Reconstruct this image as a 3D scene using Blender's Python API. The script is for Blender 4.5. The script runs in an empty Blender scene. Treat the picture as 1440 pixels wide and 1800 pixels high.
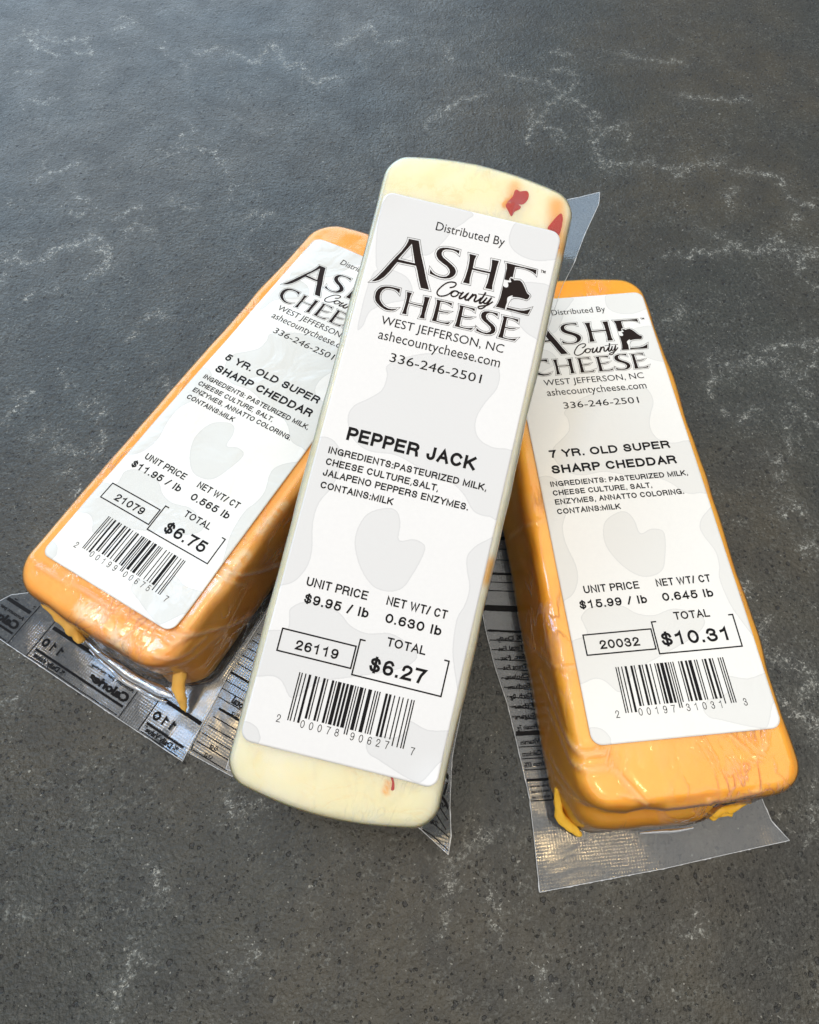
import bpy, bmesh, math, json, random
import numpy as np
from mathutils import Matrix, Vector
from mathutils.geometry import tessellate_polygon

SC = bpy.context.scene
COL = SC.collection
R = math.radians
MM = 0.001

# ---------------------------------------------------------------- camera
cam = bpy.data.cameras.new('camera')
cam.sensor_fit = 'HORIZONTAL'; cam.sensor_width = 36.0
cam.lens = 36.0 * 1109.9 / 1440.0
cam.clip_start = 0.005; cam.clip_end = 20.0
camo = bpy.data.objects.new('camera', cam); COL.objects.link(camo)
camo.matrix_world = Matrix.Translation((0, 0, 0.200252)) @ Matrix.Rotation(R(25.1085), 4, 'X') @ Matrix.Rotation(R(-1.2132), 4, 'Z')
SC.camera = camo

# ---------------------------------------------------------------- light
SC.view_settings.view_transform = 'Standard'; SC.view_settings.look = 'None'
SC.view_settings.exposure = 0.0; SC.view_settings.gamma = 1.0
w = bpy.data.worlds.new('World'); SC.world = w; w.use_nodes = True
bgn = w.node_tree.nodes['Background']
bgn.inputs[0].default_value = (0.95, 0.97, 1.0, 1); bgn.inputs[1].default_value = 0.36

def area(name, loc, target, sx, sy, power, color, shape='RECTANGLE'):
    l = bpy.data.lights.new(name, 'AREA'); l.shape = shape; l.size = sx
    if shape in ('RECTANGLE', 'ELLIPSE'): l.size_y = sy
    l.energy = power; l.color = color
    o = bpy.data.objects.new(name, l); COL.objects.link(o); o.location = loc
    o.rotation_euler = (Vector(target) - Vector(loc)).to_track_quat('-Z', 'Y').to_euler()
    return o
# daylight through the window behind the counter, upper left
area('window_light', (-1.05, 2.0, 1.0), (0, 0.1, 0), 3.0, 1.5, 54, (0.58, 0.78, 1.0))
# the pale ceiling lit from the room, and three warm ceiling spots in it
area('ceiling_light', (0.15, -0.1, 2.2), (0.05, 0.05, 0), 3.2, 2.4, 43, (1.0, 0.94, 0.85))
area('blue_glint_fill', (-0.76, 0.55, 1.95), (0, 0.1, 0), 0.36, 0.36, 6.0, (0.30, 0.58, 1.0))  # added blue lamp, placed so the film flaps catch blue glints
for x, y in ((0.43, -0.06), (-0.53, 0.25), (-0.95, 0.52)):
    area('ceiling_spot', (x, y, 1.9), (0, 0.1, 0), 0.07, 0.07, 1.5, (1.0, 0.72, 0.36), 'DISK')

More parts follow.
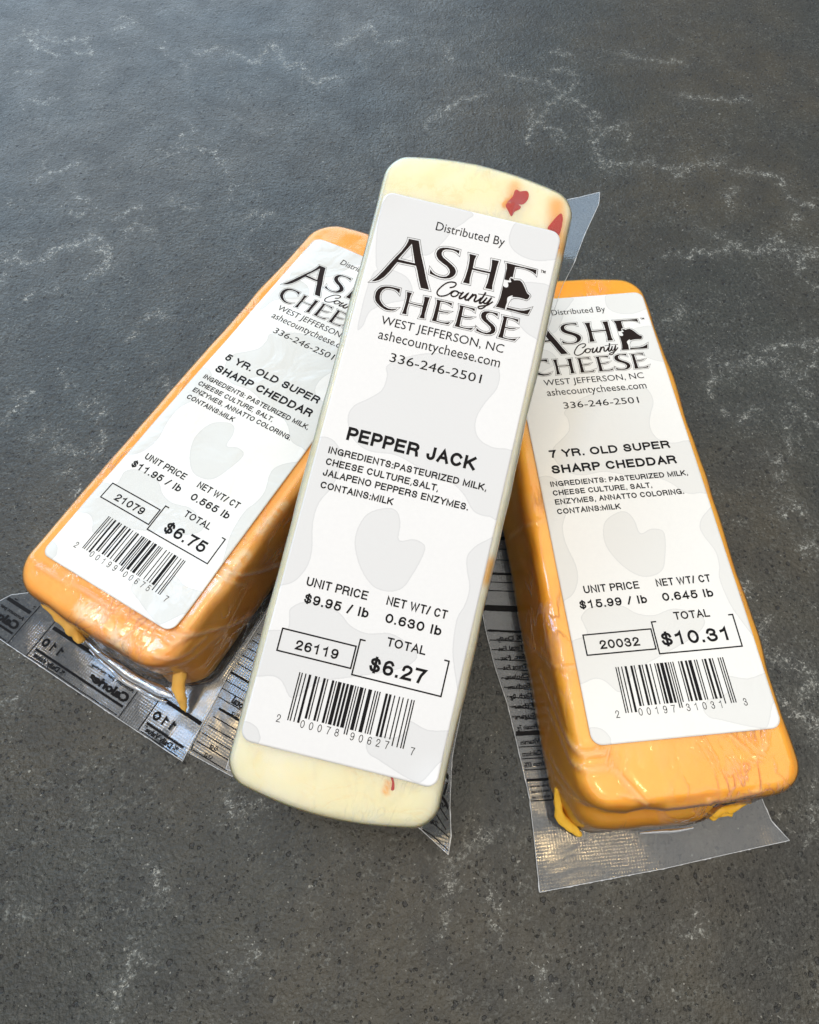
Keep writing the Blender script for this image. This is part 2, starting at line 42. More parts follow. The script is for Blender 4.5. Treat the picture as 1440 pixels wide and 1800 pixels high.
# ---------------------------------------------------------------- data traced for logo, patches, veins and creases
DATA = json.loads(r'''{"veins":[[2.6,[-208.8,385.3],[-199.1,390.3],[-185.7,379.2],[-171.3,383.9],[-163.6,368.1],[-174.8,371.0]],[2.6,[-108.6,366.1],[-98.5,370.9],[-87.2,365.4],[-76.0,357.4],[-68.2,375.0],[-59.3,354.4],[-51.9,356.6],[-45.1,339.3],[-33.5,343.7]],[2.6,[-34.4,371.2],[-25.4,378.6],[-16.2,391.7],[-11.5,372.9],[2.3,375.0]],[2.6,[-207.6,393.3],[-195.4,374.3],[-183.5,368.8]],[2.6,[-155.9,402.3],[-145.9,399.2],[-156.6,388.7]],[1.4,[-127.8,373.2],[-120.4,364.0],[-113.0,353.8]],[1.4,[-116.4,286.5],[-109.3,294.6],[-101.0,304.9]],[1.4,[-114.7,284.4],[-103.2,290.2],[-89.2,287.7],[-82.3,273.3]],[1.4,[-171.8,284.1],[-168.6,276.0],[-170.4,266.2]],[1.4,[-168.4,275.0],[-160.5,275.7],[-153.6,281.5]],[1.4,[-156.7,263.9],[-145.8,256.0],[-139.1,248.3],[-150.5,246.8]],[1.4,[-201.3,354.4],[-187.2,351.5]],[1.4,[-193.0,332.6],[-179.8,325.3],[-175.5,332.1]],[1.4,[-107.0,258.6],[-100.7,250.9],[-95.1,247.0]],[1.4,[-128.1,244.3],[-119.0,251.4]],[1.4,[-123.4,231.7],[-121.0,240.5],[-112.5,234.9]],[1.4,[-182.7,257.1],[-176.5,253.2]],[1.4,[-80.3,254.0],[-77.3,263.4]],[1.4,[-70.9,237.2],[-69.2,246.2],[-58.6,242.3]],[2.2,[-176.1,221.2],[-162.4,215.8],[-151.9,223.9],[-140.1,227.0],[-128.7,219.8],[-129.7,211.5]],[1.9,[53.4,343.1],[67.6,337.8],[77.3,332.8],[82.2,325.6],[89.6,316.3],[95.7,309.4],[92.2,294.4],[92.8,279.8],[95.3,269.7]],[1.9,[78.9,347.1],[87.4,344.4],[90.6,334.7],[82.2,325.6],[72.1,312.4],[65.3,301.7],[59.9,289.1]],[1.9,[65.3,301.7],[76.2,299.2],[76.3,288.6]],[1.9,[65.5,317.1],[64.1,303.9]],[1.9,[92.6,288.0],[101.0,298.3],[110.0,302.4],[109.3,289.6]],[1.9,[97.0,271.6],[114.6,273.1],[123.2,268.8],[150.5,271.9]],[1.9,[126.0,262.9],[133.3,266.5]],[1.9,[119.2,358.1],[128.8,352.7],[144.6,349.7]],[1.9,[140.8,323.7],[152.7,318.7],[176.7,317.9]],[1.9,[147.8,243.3],[148.2,250.7],[154.3,254.3]],[1.9,[155.7,265.8],[165.7,263.6],[174.4,261.4],[174.2,246.2],[184.6,242.2]],[1.9,[12.4,303.4],[21.2,314.1],[30.2,322.8],[42.0,327.0]],[1.9,[23.6,369.1],[27.4,353.8]],[1.9,[80.6,361.9],[89.3,359.1]],[1.9,[173.5,238.9],[172.8,231.8],[176.3,235.2],[173.9,238.0]],[1.7,[112.8,214.5],[125.0,214.2],[138.8,215.5],[143.6,220.4],[148.1,213.5],[163.3,219.8],[177.8,214.3]],[1.7,[166.8,201.5],[171.9,211.2]],[1.7,[134.1,227.6],[139.5,224.0]],[1.1,[-126.0,145.1],[-119.4,141.5],[-115.5,139.6],[-115.8,133.7],[-114.0,127.8],[-109.6,126.8]],[1.1,[-135.5,155.2],[-131.3,153.3],[-130.8,147.0]],[1.1,[-115.4,127.8],[-113.3,120.4]],[1.1,[-139.4,127.6],[-139.3,130.1],[-136.3,132.5],[-130.2,127.3],[-130.5,122.4]],[1.1,[-130.3,121.6],[-120.5,121.4],[-115.6,118.0]],[1.1,[-125.3,111.2],[-121.4,115.8]],[1.1,[-120.1,112.6],[-118.0,102.6]],[1.1,[-151.0,145.8],[-147.7,147.5],[-144.0,147.4]],[1.1,[-153.9,134.6],[-150.7,138.8],[-146.3,144.8]],[1.1,[-159.0,194.8],[-157.9,198.4]],[1.1,[-147.9,201.8],[-148.0,206.1]],[1.1,[-112.1,175.4],[-110.3,173.4]],[1.1,[-102.6,163.6],[-96.9,160.7]],[1.1,[-95.9,154.2],[-91.1,146.0]],[1.1,[-172.1,205.7],[-170.6,215.5],[-168.6,224.4]],[2.2,[-107.6,185.2],[-102.4,187.0],[-96.4,183.9]],[2.2,[-153.8,225.1],[-144.3,227.1],[-138.7,232.7],[-130.6,225.6],[-126.9,214.2],[-134.0,208.9]],[1.3,[112.6,213.7],[121.0,212.6],[138.6,214.6],[143.2,218.7],[148.1,213.5],[159.5,214.9],[178.0,211.0]],[1.3,[161.7,223.3],[163.0,209.8],[168.1,206.3],[167.1,198.3]],[1.3,[109.9,187.3],[113.7,182.6],[105.3,175.4]],[1.3,[119.0,159.2],[118.0,149.6],[114.6,139.0]],[1.3,[118.0,149.6],[122.1,148.1]],[1.3,[119.5,132.4],[123.2,129.8],[130.2,132.1],[132.9,134.6]],[1.3,[140.8,128.1],[141.6,123.1],[137.2,114.7],[133.6,108.8],[127.6,113.7],[131.3,116.0]],[1.3,[134.6,108.8],[131.7,101.9]],[1.3,[128.4,89.7],[133.6,94.0],[136.6,90.6]],[1.3,[132.9,81.1],[136.3,75.8]],[1.3,[111.1,67.2],[111.3,60.3]],[1.3,[169.0,196.6],[171.9,190.2]],[1.3,[145.0,135.6],[150.0,130.4],[153.1,126.5]],[2.0,[125.2,152.1],[130.3,154.7],[139.8,157.2],[150.1,154.2],[147.6,148.8],[154.7,139.3]],[2.0,[142.0,161.4],[152.8,163.9],[164.5,165.0],[159.0,153.9],[153.0,148.6]],[2.0,[146.1,147.5],[150.1,146.0]],[2.0,[111.2,49.0],[114.6,51.7],[111.1,45.3]],[2.0,[112.9,41.7],[118.2,38.0],[123.2,37.0],[123.2,31.0],[116.6,26.0],[111.9,27.8]],[2.0,[124.7,36.1],[127.7,28.3],[123.2,19.3]],[2.0,[116.1,24.4],[120.3,21.0],[120.6,16.1]],[1.2,[-75.1,-12.2],[-72.2,-15.0],[-72.3,-19.8],[-68.5,-19.2]],[1.2,[-74.0,-33.4],[-76.8,-38.9],[-78.6,-41.3],[-78.5,-46.0]],[1.2,[-44.5,-35.1],[-42.4,-33.3],[-40.7,-35.2]],[1.2,[-47.9,-38.8],[-46.5,-37.0]],[1.2,[-107.3,-23.1],[-105.2,-22.5]],[2.0,[-54.4,2.5],[-49.1,-0.5],[-45.2,1.6]],[1.3,[23.0,-6.3],[18.9,-8.3],[13.9,-10.4],[10.6,-13.8],[9.5,-19.9],[6.7,-31.0]],[1.3,[18.7,-21.4],[20.8,-25.4],[21.8,-31.3]],[1.3,[31.0,-37.7],[32.8,-41.4],[32.4,-45.0]],[1.3,[70.0,-32.8],[76.6,-30.3],[74.6,-29.0]],[1.3,[101.3,-2.7],[105.1,-6.4],[109.7,-10.1],[113.4,-2.9],[117.2,4.5]],[1.3,[7.3,-17.9],[10.2,-20.6]],[1.0,[-127.1,29.7],[-125.6,30.7],[-123.3,32.3],[-126.0,32.4]],[1.0,[-123.2,35.5],[-122.1,36.9],[-122.7,35.8]]],"creases":{"L":[[0.33,0.6,[31.0,-131.9,12.9],[31.0,-127.2,0.1],[31.0,-122.0,-7.7],[31.0,-114.6,-16.3]],[0.33,0.55,[31.0,-155.0,4.7],[31.0,-147.7,-1.2],[31.0,-138.8,-13.4],[31.0,-128.2,-23.4],[31.0,-122.1,-28.2]],[0.23,0.4,[31.0,-156.6,4.0],[31.0,-152.6,0.2],[31.0,-146.6,-1.7]],[0.23,0.4,[31.0,-157.3,-0.5],[31.0,-151.8,-4.4],[31.0,-145.5,-7.3]],[0.2,0.4,[31.0,-157.8,-3.8],[31.0,-151.8,-8.1],[31.0,-142.5,-12.4]],[0.26,0.5,[31.0,-160.3,-20.6],[31.0,-158.1,-29.9],[31.0,-154.0,-35.2]],[0.2,0.5,[31.0,-135.5,11.8],[31.0,-131.0,3.7],[31.0,-126.5,-8.1]],[0.2,0.4,[31.0,-155.0,9.8],[31.0,-151.4,5.8],[31.0,-148.0,3.1]],[0.33,0.6,[-22.9,-153.7,0.0],[-11.3,-153.0,0.0],[-0.1,-152.4,0.0],[11.9,-151.9,0.0],[22.8,-150.6,0.0]],[0.2,0.4,[-14.4,-148.9,0.0],[-9.8,-152.1,0.0]],[0.2,0.4,[9.4,-152.6,0.0],[15.4,-150.6,0.0],[19.6,-147.6,0.0]],[0.16,0.4,[-26.4,-152.7,0.0],[-17.8,-153.0,0.0],[-13.1,-151.1,0.0]]],"R":[[0.24,0.5,[-28.0,-117.1,-16.7],[-28.0,-125.0,-7.0],[-28.0,-131.0,2.2]],[0.3,0.55,[-28.0,-127.7,-12.3],[-28.0,-144.3,-5.0],[-28.0,-155.1,2.3],[-28.0,-160.8,6.7]],[0.27,0.5,[-28.0,-138.4,-11.7],[-28.0,-152.5,-3.5],[-28.0,-160.0,5.6]],[0.18,0.4,[-28.0,-129.3,8.3],[-28.0,-139.4,5.8],[-28.0,-148.8,7.7],[-28.0,-157.6,11.1]],[0.18,0.4,[-28.0,-146.1,-21.3],[-28.0,-155.6,-15.0],[-28.0,-161.5,-7.1]],[0.21,0.5,[-28.0,-150.7,-15.4],[-28.0,-157.8,-8.1],[-28.0,-161.5,-5.1],[-28.0,-165.9,-8.9]],[0.18,0.5,[-28.0,-83.6,-17.3],[-28.0,-85.9,-1.7],[-28.0,-85.3,5.3]],[0.24,0.5,[-24.2,-150.3,0.0],[-19.6,-157.0,0.0],[-14.3,-165.1,0.0]],[0.21,0.4,[-21.6,-155.1,0.0],[-16.9,-161.1,0.0],[-14.2,-164.5,0.0]],[0.18,0.4,[-20.1,-161.9,0.0],[-15.2,-163.9,0.0]],[0.21,0.4,[-18.9,-159.2,0.0],[-15.7,-163.3,0.0]],[0.21,0.5,[9.0,-159.5,0.0],[13.1,-158.2,0.0],[17.6,-155.8,0.0],[20.3,-153.2,0.0]],[0.21,0.4,[16.4,-157.4,0.0],[20.7,-150.3,0.0]],[0.18,0.4,[14.2,-150.9,0.0],[16.7,-154.6,0.0]],[0.18,0.4,[10.7,-150.0,0.0],[14.7,-155.0,0.0]],[0.3,0.6,[1.2,-165.4,0.0],[8.3,-165.5,0.0],[15.4,-164.3,0.0]],[-0.24,0.9,[-17.0,-166.4,0.0],[-14.6,-166.1,0.0],[-10.5,-166.5,0.0]],[0.36,0.7,[-31.2,-166.2,0.0],[-21.9,-167.0,-0.0],[-13.6,-167.0,0.0],[-8.0,-166.2,0.0],[2.2,-166.0,0.0]],[0.07,0.38,[-20.7,-151.3,0.0],[-20.6,-154.4,0.0]],[0.06,0.23,[-19.8,-149.7,0.0],[-20.1,-151.6,0.0]],[0.07,0.22,[-18.7,-149.9,0.0],[-19.5,-154.6,0.0]],[0.08,0.3,[-18.3,-150.4,0.0],[-19.2,-153.3,0.0]],[0.05,0.29,[-17.5,-151.6,0.0],[-17.5,-154.7,0.0]],[0.09,0.29,[-16.3,-151.3,0.0],[-18.0,-156.9,0.0]],[0.05,0.29,[-15.7,-150.9,0.0],[-16.3,-154.2,0.0]],[0.09,0.33,[-14.9,-150.0,0.0],[-15.9,-153.7,0.0]],[0.05,0.31,[-14.3,-150.5,0.0],[-15.3,-153.1,0.0]],[0.08,0.34,[-13.2,-150.2,0.0],[-14.0,-155.1,0.0]],[0.07,0.28,[-12.8,-151.3,0.0],[-13.4,-154.5,0.0]],[0.05,0.34,[-11.8,-149.8,0.0],[-12.9,-155.9,0.0]],[0.04,0.23,[-10.7,-150.6,0.0],[-12.0,-154.9,0.0]],[0.07,0.25,[-10.0,-149.4,0.0],[-9.8,-151.7,0.0]],[0.05,0.39,[-9.2,-150.9,0.0],[-9.8,-155.7,0.0]],[0.08,0.34,[-8.3,-150.7,0.0],[-9.0,-156.1,0.0]],[0.05,0.25,[-7.5,-150.3,0.0],[-8.1,-154.5,0.0]],[0.07,0.24,[-7.1,-152.3,0.0],[-8.4,-157.8,0.0]],[0.06,0.26,[-6.0,-151.7,0.0],[-7.3,-155.5,0.0]],[0.04,0.29,[-5.9,-152.1,0.0],[-7.6,-156.5,0.0]],[0.06,0.27,[-4.9,-151.5,0.0],[-5.7,-156.1,0.0]],[0.04,0.23,[-3.3,-150.5,0.0],[-3.0,-152.6,0.0]],[0.05,0.34,[-3.1,-151.9,0.0],[-3.1,-154.4,0.0]],[0.05,0.35,[-1.8,-149.3,0.0],[-3.6,-154.8,0.0]],[0.06,0.35,[-1.4,-151.9,0.0],[-3.1,-156.8,0.0]],[0.05,0.38,[-0.5,-150.5,0.0],[-1.5,-156.2,0.0]],[0.05,0.37,[0.9,-150.3,0.0],[0.9,-153.0,0.0]],[0.09,0.38,[1.4,-150.7,0.0],[0.1,-153.7,0.0]],[0.05,0.27,[1.5,-151.9,0.0],[-0.0,-157.4,0.0]],[0.07,0.36,[3.2,-149.4,0.0],[1.5,-154.9,0.0]],[0.09,0.35,[3.7,-151.7,0.0],[3.4,-154.9,-0.0]],[0.05,0.31,[4.5,-149.3,0.0],[2.8,-154.3,-0.0]],[0.04,0.31,[5.6,-150.8,0.0],[3.6,-156.2,0.0]],[0.04,0.32,[6.4,-150.6,0.0],[5.4,-152.6,0.0]]],"C":[[0.1,0.3,[-5.9,-149.9,0.0],[-4.5,-154.4,0.0]],[0.09,0.35,[13.3,-156.8,0.0],[15.5,-154.2,0.0],[18.5,-150.8,0.0]],[0.1,0.3,[-20.7,-153.6,0.0],[-19.7,-151.1,0.0],[-18.4,-149.6,0.0],[-14.8,-150.4,0.0]],[0.07,0.3,[-21.4,-154.7,0.0],[-17.8,-153.6,0.0],[-12.8,-152.7,0.0]],[0.07,0.3,[-18.4,-149.8,0.0],[-14.0,-149.9,-0.0],[-11.1,-151.8,0.0]]]},"logo":{"A":[[[-15.41,-11.96],[-12.6,-11.85],[-11.17,-15.42],[-9.4,-19.1],[-8.06,-22.12],[-6.62,-24.82],[-8.93,-24.85],[-9.93,-22.78],[-11.03,-20.26],[-11.68,-19.02],[-14.16,-19.14],[-16.84,-19.2],[-17.4,-20.37],[-18.3,-22.46],[-19.28,-24.2],[-20.39,-25.41],[-21.47,-26.02],[-22.33,-26.24],[-21.23,-24.88],[-20.0,-22.71],[-18.82,-20.35],[-17.63,-17.99],[-16.4,-15.8],[-15.74,-14.12],[-15.37,-12.71]],[[-14.24,-13.14],[-16.85,-18.41],[-12.11,-18.43]]],"S":[[[-1.16,-11.85],[-1.13,-12.88],[-1.95,-12.42],[-3.07,-12.2],[-4.1,-12.31],[-4.95,-12.49],[-5.55,-12.96],[-5.74,-13.66],[-5.53,-14.37],[-4.9,-14.96],[-3.69,-15.59],[-2.27,-16.36],[-1.31,-17.05],[-0.77,-17.85],[-0.75,-18.69],[-1.17,-19.54],[-2.06,-20.27],[-3.2,-20.67],[-4.58,-20.78],[-6.04,-20.59],[-7.56,-20.28],[-7.64,-19.06],[-6.86,-19.76],[-5.96,-20.19],[-4.86,-20.38],[-3.81,-20.3],[-3.0,-20.01],[-2.44,-19.4],[-2.27,-18.61],[-2.65,-17.77],[-3.52,-17.05],[-4.9,-16.46],[-6.11,-15.83],[-6.82,-15.07],[-7.15,-14.21],[-7.06,-13.34],[-6.53,-12.55],[-5.75,-12.12],[-4.57,-11.86],[-3.16,-11.79]]],"H":[[[1.67,-12.13],[3.66,-12.14],[3.39,-13.43],[3.49,-15.88],[5.93,-15.86],[8.39,-15.82],[8.31,-13.88],[8.02,-12.22],[9.95,-12.15],[9.82,-13.68],[9.77,-18.0],[9.75,-19.49],[10.01,-20.64],[8.05,-20.67],[8.29,-19.12],[8.33,-16.31],[5.87,-16.37],[3.43,-16.38],[3.39,-19.05],[3.61,-20.52],[1.8,-20.57],[2.09,-19.0],[2.24,-16.35],[2.13,-14.12],[1.95,-13.04]]],"Etop":[[[12.02,-12.16],[16.25,-12.22],[20.48,-12.14],[20.58,-13.52],[19.61,-12.99],[18.49,-12.72],[17.13,-12.57],[15.8,-12.58],[14.62,-12.77],[14.61,-14.39],[14.64,-15.82],[14.07,-15.82],[13.81,-16.42],[13.92,-16.95],[12.55,-17.02],[12.51,-15.07],[12.49,-13.67],[12.25,-12.74]]],"Ebot":[[[14.9,-24.57],[16.62,-24.62],[18.2,-24.62],[19.59,-24.36],[20.42,-23.97],[21.34,-23.37],[20.83,-25.2],[19.12,-25.24],[17.0,-25.15],[14.91,-25.19]]],"cow":[[[14.02,-16.2],[14.75,-16.19],[15.22,-16.55],[16.09,-16.29],[16.81,-16.23],[17.52,-16.75],[18.25,-17.68],[18.95,-18.76],[19.56,-19.44],[20.15,-19.71],[20.23,-20.18],[19.9,-20.96],[19.47,-21.13],[18.73,-21.04],[17.67,-21.03],[16.77,-21.12],[15.81,-21.29],[15.67,-20.84],[15.24,-21.09],[14.74,-21.49],[14.45,-21.98],[14.65,-23.18],[14.55,-24.18],[14.52,-25.22],[11.93,-25.11],[12.31,-24.18],[12.51,-23.02],[12.62,-21.75],[12.6,-20.22],[12.57,-18.76],[13.01,-19.07],[13.55,-19.14],[13.95,-18.83],[13.95,-18.27],[13.61,-17.52],[14.17,-17.45],[14.58,-17.21],[14.3,-16.86]]],"Eline":[[[11.38,-11.8],[16.16,-11.78],[20.81,-11.92],[20.99,-14.19],[19.98,-13.46],[18.82,-13.05],[17.46,-12.86],[16.13,-12.86],[14.95,-13.04],[15.0,-16.12],[16.01,-15.94],[16.79,-15.84],[17.69,-16.35],[18.6,-17.45],[19.45,-18.91],[20.34,-19.39],[20.62,-19.87],[20.28,-20.93],[19.68,-21.5],[18.94,-21.41],[17.49,-21.42],[16.23,-21.67],[15.57,-22.26],[15.24,-23.17],[15.09,-24.25],[16.93,-24.24],[18.63,-24.19],[20.1,-23.68],[21.78,-22.64],[21.09,-25.51],[17.86,-25.49],[14.95,-25.39],[11.42,-25.51],[12.03,-24.39],[12.29,-22.94],[12.38,-20.41],[12.39,-17.48],[12.33,-14.55],[12.06,-13.07]]],"C2":[[[-14.25,-26.5],[-14.18,-27.86],[-14.67,-27.47],[-15.37,-27.11],[-16.17,-26.98],[-17.23,-27.04],[-18.09,-27.31],[-18.72,-27.87],[-19.11,-28.78],[-19.13,-29.75],[-18.84,-30.81],[-18.18,-31.61],[-17.32,-32.28],[-16.16,-32.64],[-15.09,-32.61],[-14.23,-32.36],[-13.68,-32.1],[-14.04,-32.54],[-14.7,-32.96],[-15.72,-33.17],[-16.79,-33.2],[-18.13,-32.73],[-19.22,-32.04],[-19.92,-31.41],[-20.33,-30.38],[-20.41,-29.11],[-20.06,-28.05],[-19.35,-27.22],[-18.38,-26.78],[-17.21,-26.52],[-15.83,-26.49]]],"H2":[[[-12.27,-26.89],[-10.89,-26.84],[-11.1,-27.9],[-11.09,-29.64],[-9.06,-29.68],[-7.2,-29.58],[-7.18,-28.2],[-7.4,-27.0],[-5.88,-26.91],[-6.02,-27.91],[-6.09,-30.51],[-6.13,-31.97],[-5.92,-33.04],[-7.36,-33.21],[-7.1,-32.05],[-7.18,-29.95],[-8.99,-29.95],[-11.07,-29.91],[-11.12,-31.77],[-10.91,-33.09],[-12.19,-33.17],[-11.98,-32.15],[-11.92,-30.2],[-11.93,-28.59],[-12.08,-27.66]]],"E0":[[[-4.02,-27.0],[0.26,-26.98],[0.33,-27.76],[-0.52,-27.42],[-1.55,-27.27],[-2.82,-27.33],[-2.73,-29.85],[-1.21,-29.84],[0.37,-29.5],[-0.31,-29.94],[-1.49,-30.16],[-2.74,-30.19],[-2.65,-32.81],[-1.19,-32.88],[-0.09,-32.73],[1.11,-32.28],[0.6,-33.09],[-1.65,-33.16],[-3.93,-33.13],[-3.74,-31.76],[-3.73,-29.18],[-3.71,-27.79]]],"E1":[[[2.36,-27.03],[6.63,-27.0],[6.7,-27.78],[5.85,-27.44],[4.82,-27.29],[3.55,-27.35],[3.63,-29.87],[5.15,-29.86],[6.74,-29.52],[6.05,-29.96],[4.88,-30.19],[3.62,-30.21],[3.71,-32.82],[5.16,-32.9],[6.26,-32.75],[7.47,-32.3],[6.95,-33.11],[4.7,-33.18],[2.42,-33.15],[2.62,-31.78],[2.63,-29.2],[2.66,-27.82]]],"E2":[[[14.44,-27.2],[18.71,-27.17],[18.78,-27.95],[17.93,-27.61],[16.9,-27.46],[15.64,-27.52],[15.69,-30.04],[17.21,-30.03],[18.79,-29.69],[18.11,-30.13],[16.93,-30.35],[15.68,-30.37],[15.74,-32.99],[17.19,-33.07],[18.29,-32.92],[19.5,-32.47],[18.98,-33.27],[16.73,-33.34],[14.45,-33.31],[14.67,-31.94],[14.7,-29.37],[14.74,-27.99]]],"S2":[[[12.99,-26.83],[13.05,-27.73],[12.22,-27.3],[11.3,-27.1],[10.63,-27.23],[10.11,-27.64],[9.97,-28.32],[10.32,-28.97],[11.16,-29.58],[12.35,-30.2],[13.11,-30.84],[13.39,-31.68],[13.13,-32.48],[12.31,-33.08],[11.14,-33.34],[9.72,-33.24],[8.37,-33.03],[8.25,-32.14],[9.07,-32.67],[10.18,-32.94],[11.21,-32.86],[11.98,-32.4],[12.17,-31.71],[11.75,-30.99],[10.82,-30.4],[9.63,-29.78],[8.88,-29.15],[8.61,-28.38],[8.79,-27.6],[9.37,-27.09],[10.37,-26.84],[11.59,-26.81]]],"county":[[[-1.2,-22.81],[-0.33,-22.37],[0.12,-21.64],[-0.17,-21.16],[-1.31,-21.2],[-2.56,-21.89],[-3.65,-23.24],[-4.31,-24.52],[-4.22,-25.43],[-3.39,-25.83],[-2.08,-25.41],[-1.12,-24.65],[-0.37,-23.71],[0.35,-23.39],[1.14,-23.52],[1.25,-24.23],[0.7,-24.89],[-0.05,-25.08],[-0.53,-24.68],[-0.31,-23.98],[0.35,-23.39],[1.38,-23.65],[2.08,-23.65]],[[2.46,-23.38],[2.1,-24.11],[1.83,-24.83],[2.0,-25.19],[2.64,-24.9],[3.26,-24.19],[3.85,-23.3],[3.51,-24.13],[3.39,-24.9],[3.75,-25.18],[4.38,-24.84],[4.92,-23.77],[5.19,-23.24]],[[5.19,-23.24],[4.69,-24.3],[4.35,-25.12]],[[4.59,-24.6],[5.38,-23.47],[5.98,-23.19],[6.13,-23.84],[5.93,-24.72],[6.27,-25.05],[6.95,-24.56],[7.56,-23.76]],[[8.39,-22.03],[7.93,-23.48],[7.49,-24.61],[7.57,-25.2],[8.09,-24.92],[8.69,-24.12]],[[6.65,-22.73],[8.86,-22.54],[11.07,-22.6]],[[9.05,-23.35],[8.57,-24.34],[8.67,-24.92],[9.28,-24.77],[9.86,-23.83],[10.25,-23.08]],[[10.29,-23.03],[9.83,-24.48],[9.09,-25.87],[8.22,-26.64],[7.47,-26.59],[7.5,-26.18],[8.53,-25.73],[9.66,-25.27],[10.37,-24.53],[10.79,-24.06]]],"patch":[[[-12.25,-47.65],[-11.9,-51.02],[-12.32,-55.05],[-15.32,-58.24],[-18.42,-60.95],[-19.27,-64.08],[-17.79,-68.05],[-15.0,-70.72],[-10.95,-71.88],[-4.55,-71.25],[1.46,-72.87],[6.08,-74.58],[11.29,-74.95],[15.05,-77.09],[18.72,-80.89],[22.97,-81.25],[25.51,-80.16],[26.08,-63.93],[19.79,-63.09],[16.26,-62.04],[14.3,-59.63],[13.91,-55.86],[15.3,-51.61],[17.38,-47.18],[17.11,-42.81],[14.78,-40.91],[5.2,-40.82],[-3.93,-42.6]],[[-28.11,-74.44],[-25.17,-71.32],[-21.97,-71.01],[-19.06,-73.16],[-17.7,-76.64],[-18.41,-82.96],[-20.76,-88.23],[-20.91,-93.85],[-19.42,-100.4],[-19.59,-105.02],[-21.69,-109.17],[-24.84,-111.06],[-26.61,-111.27]],[[-3.42,-85.28],[-0.56,-85.61],[0.98,-88.49],[1.65,-92.73],[5.06,-91.58],[8.26,-92.27],[8.63,-94.94],[7.18,-100.33],[5.42,-104.39],[2.18,-106.09],[-2.01,-105.75],[-6.11,-102.19],[-9.04,-96.95],[-9.49,-92.45],[-7.87,-87.87]],[[27.48,-85.94],[22.45,-88.18],[19.77,-91.85],[20.07,-95.28],[21.97,-100.29],[21.77,-104.79],[20.65,-108.5],[21.0,-114.26],[22.18,-119.29],[26.26,-128.35],[27.53,-123.29],[27.88,-98.86]],[[-25.98,-123.66],[-20.66,-121.41],[-20.7,-118.5],[-21.08,-116.15],[-18.24,-113.75],[-13.39,-113.31],[-8.71,-114.13],[-5.09,-116.67],[-0.43,-117.49],[5.16,-116.14],[10.49,-117.77],[13.13,-120.51],[9.15,-124.35],[-1.04,-128.72],[-9.46,-132.17],[-14.66,-137.45],[-18.2,-134.27],[-20.92,-133.26],[-26.16,-133.8]],[[14.87,-135.81],[20.0,-136.93],[27.05,-135.95],[25.7,-142.57],[24.18,-144.33],[21.07,-149.45],[18.19,-149.45],[14.58,-148.46],[9.83,-146.82],[6.66,-145.72],[5.77,-143.14],[8.41,-141.1],[12.18,-140.67],[14.95,-138.14]],[[-25.33,-145.66],[-21.84,-145.99],[-19.99,-148.35],[-20.14,-149.55],[-20.53,-150.8],[-25.09,-150.04]],[[11.96,-0.05],[11.07,-4.11],[12.0,-7.15],[14.99,-9.11],[19.19,-9.67],[23.06,-8.69],[25.74,-6.93],[25.63,-0.42],[22.03,0.86],[14.94,0.43]],[[-23.62,0.29],[-1.43,0.13],[-1.26,-2.86],[-4.05,-6.3],[-6.1,-10.64],[-9.09,-15.2],[-12.94,-16.17],[-17.11,-19.92],[-22.25,-21.76]],[[15.95,-18.03],[20.53,-15.8],[26.37,-17.01],[27.26,-30.56],[23.34,-31.02],[19.94,-29.24],[16.08,-25.45]],[[-22.35,-23.39],[-15.06,-22.09],[-11.33,-24.9],[-11.43,-28.65],[-16.77,-31.58],[-20.54,-34.65],[-21.44,-39.08],[-22.86,-39.44]]]},"pep":[[[9.9,9.8,0.0],[11.2,9.6,0.0],[12.9,10.2,0.0],[13.8,9.2,0.0],[13.6,7.2,0.0],[12.3,5.8,0.0],[8.9,5.8,0.0],[9.5,7.6,0.0]],[[8.2,4.8,0.0],[10.1,5.8,0.0],[12.2,5.4,0.0],[12.2,4.4,0.0],[11.0,3.3,0.0],[10.5,1.8,0.0],[9.4,2.9,0.0]],[[20.9,0.9,0.0],[21.6,2.6,0.0],[22.7,4.9,0.0],[23.8,6.0,0.0],[25.1,3.5,0.0],[25.4,1.0,0.0],[25.1,0.0,0.0],[24.8,-1.2,0.0],[23.7,-0.0,0.0],[21.8,0.5,0.0]],[[13.4,-149.9,0.0],[14.1,-150.0,0.0],[14.9,-151.6,0.0],[15.1,-152.9,0.0],[14.4,-153.1,0.0],[14.2,-151.3,0.0]]]}''')

# ---------------------------------------------------------------- material helpers
def mat(name):
    m = bpy.data.materials.new(name); m.use_nodes = True
    nt = m.node_tree; nt.nodes.clear()
    out = nt.nodes.new('ShaderNodeOutputMaterial')
    return m, nt, out
def N(nt, kind, **kw):
    n = nt.nodes.new('ShaderNode' + kind)
    for k, v in kw.items(): setattr(n, k, v)
    return n
def setin(n, d):
    for k, v in d.items(): n.inputs[k].default_value = v
def noise(nt, vec, scale, detail=3, rough=.5, dist=0, loc=None):
    n = N(nt, 'TexNoise'); setin(n, {'Scale': scale, 'Detail': detail, 'Roughness': rough, 'Distortion': dist})
    nt.links.new(vec, n.inputs['Vector']); return n.outputs['Fac']
def maprange(nt, v, a, b, c=0, d=1, clamp=True):
    n = N(nt, 'MapRange'); n.clamp = clamp; n.interpolation_type = 'SMOOTHSTEP' if clamp else 'LINEAR'
    setin(n, {'From Min': a, 'From Max': b, 'To Min': c, 'To Max': d})
    nt.links.new(v, n.inputs['Value']); return n.outputs[0]
def math_(nt, op, a, b=None):
    n = N(nt, 'Math', operation=op)
    for i, x in enumerate((a, b)):
        if x is None: continue
        if isinstance(x, (int, float)): n.inputs[i].default_value = x
        else: nt.links.new(x, n.inputs[i])
    return n.outputs[0]
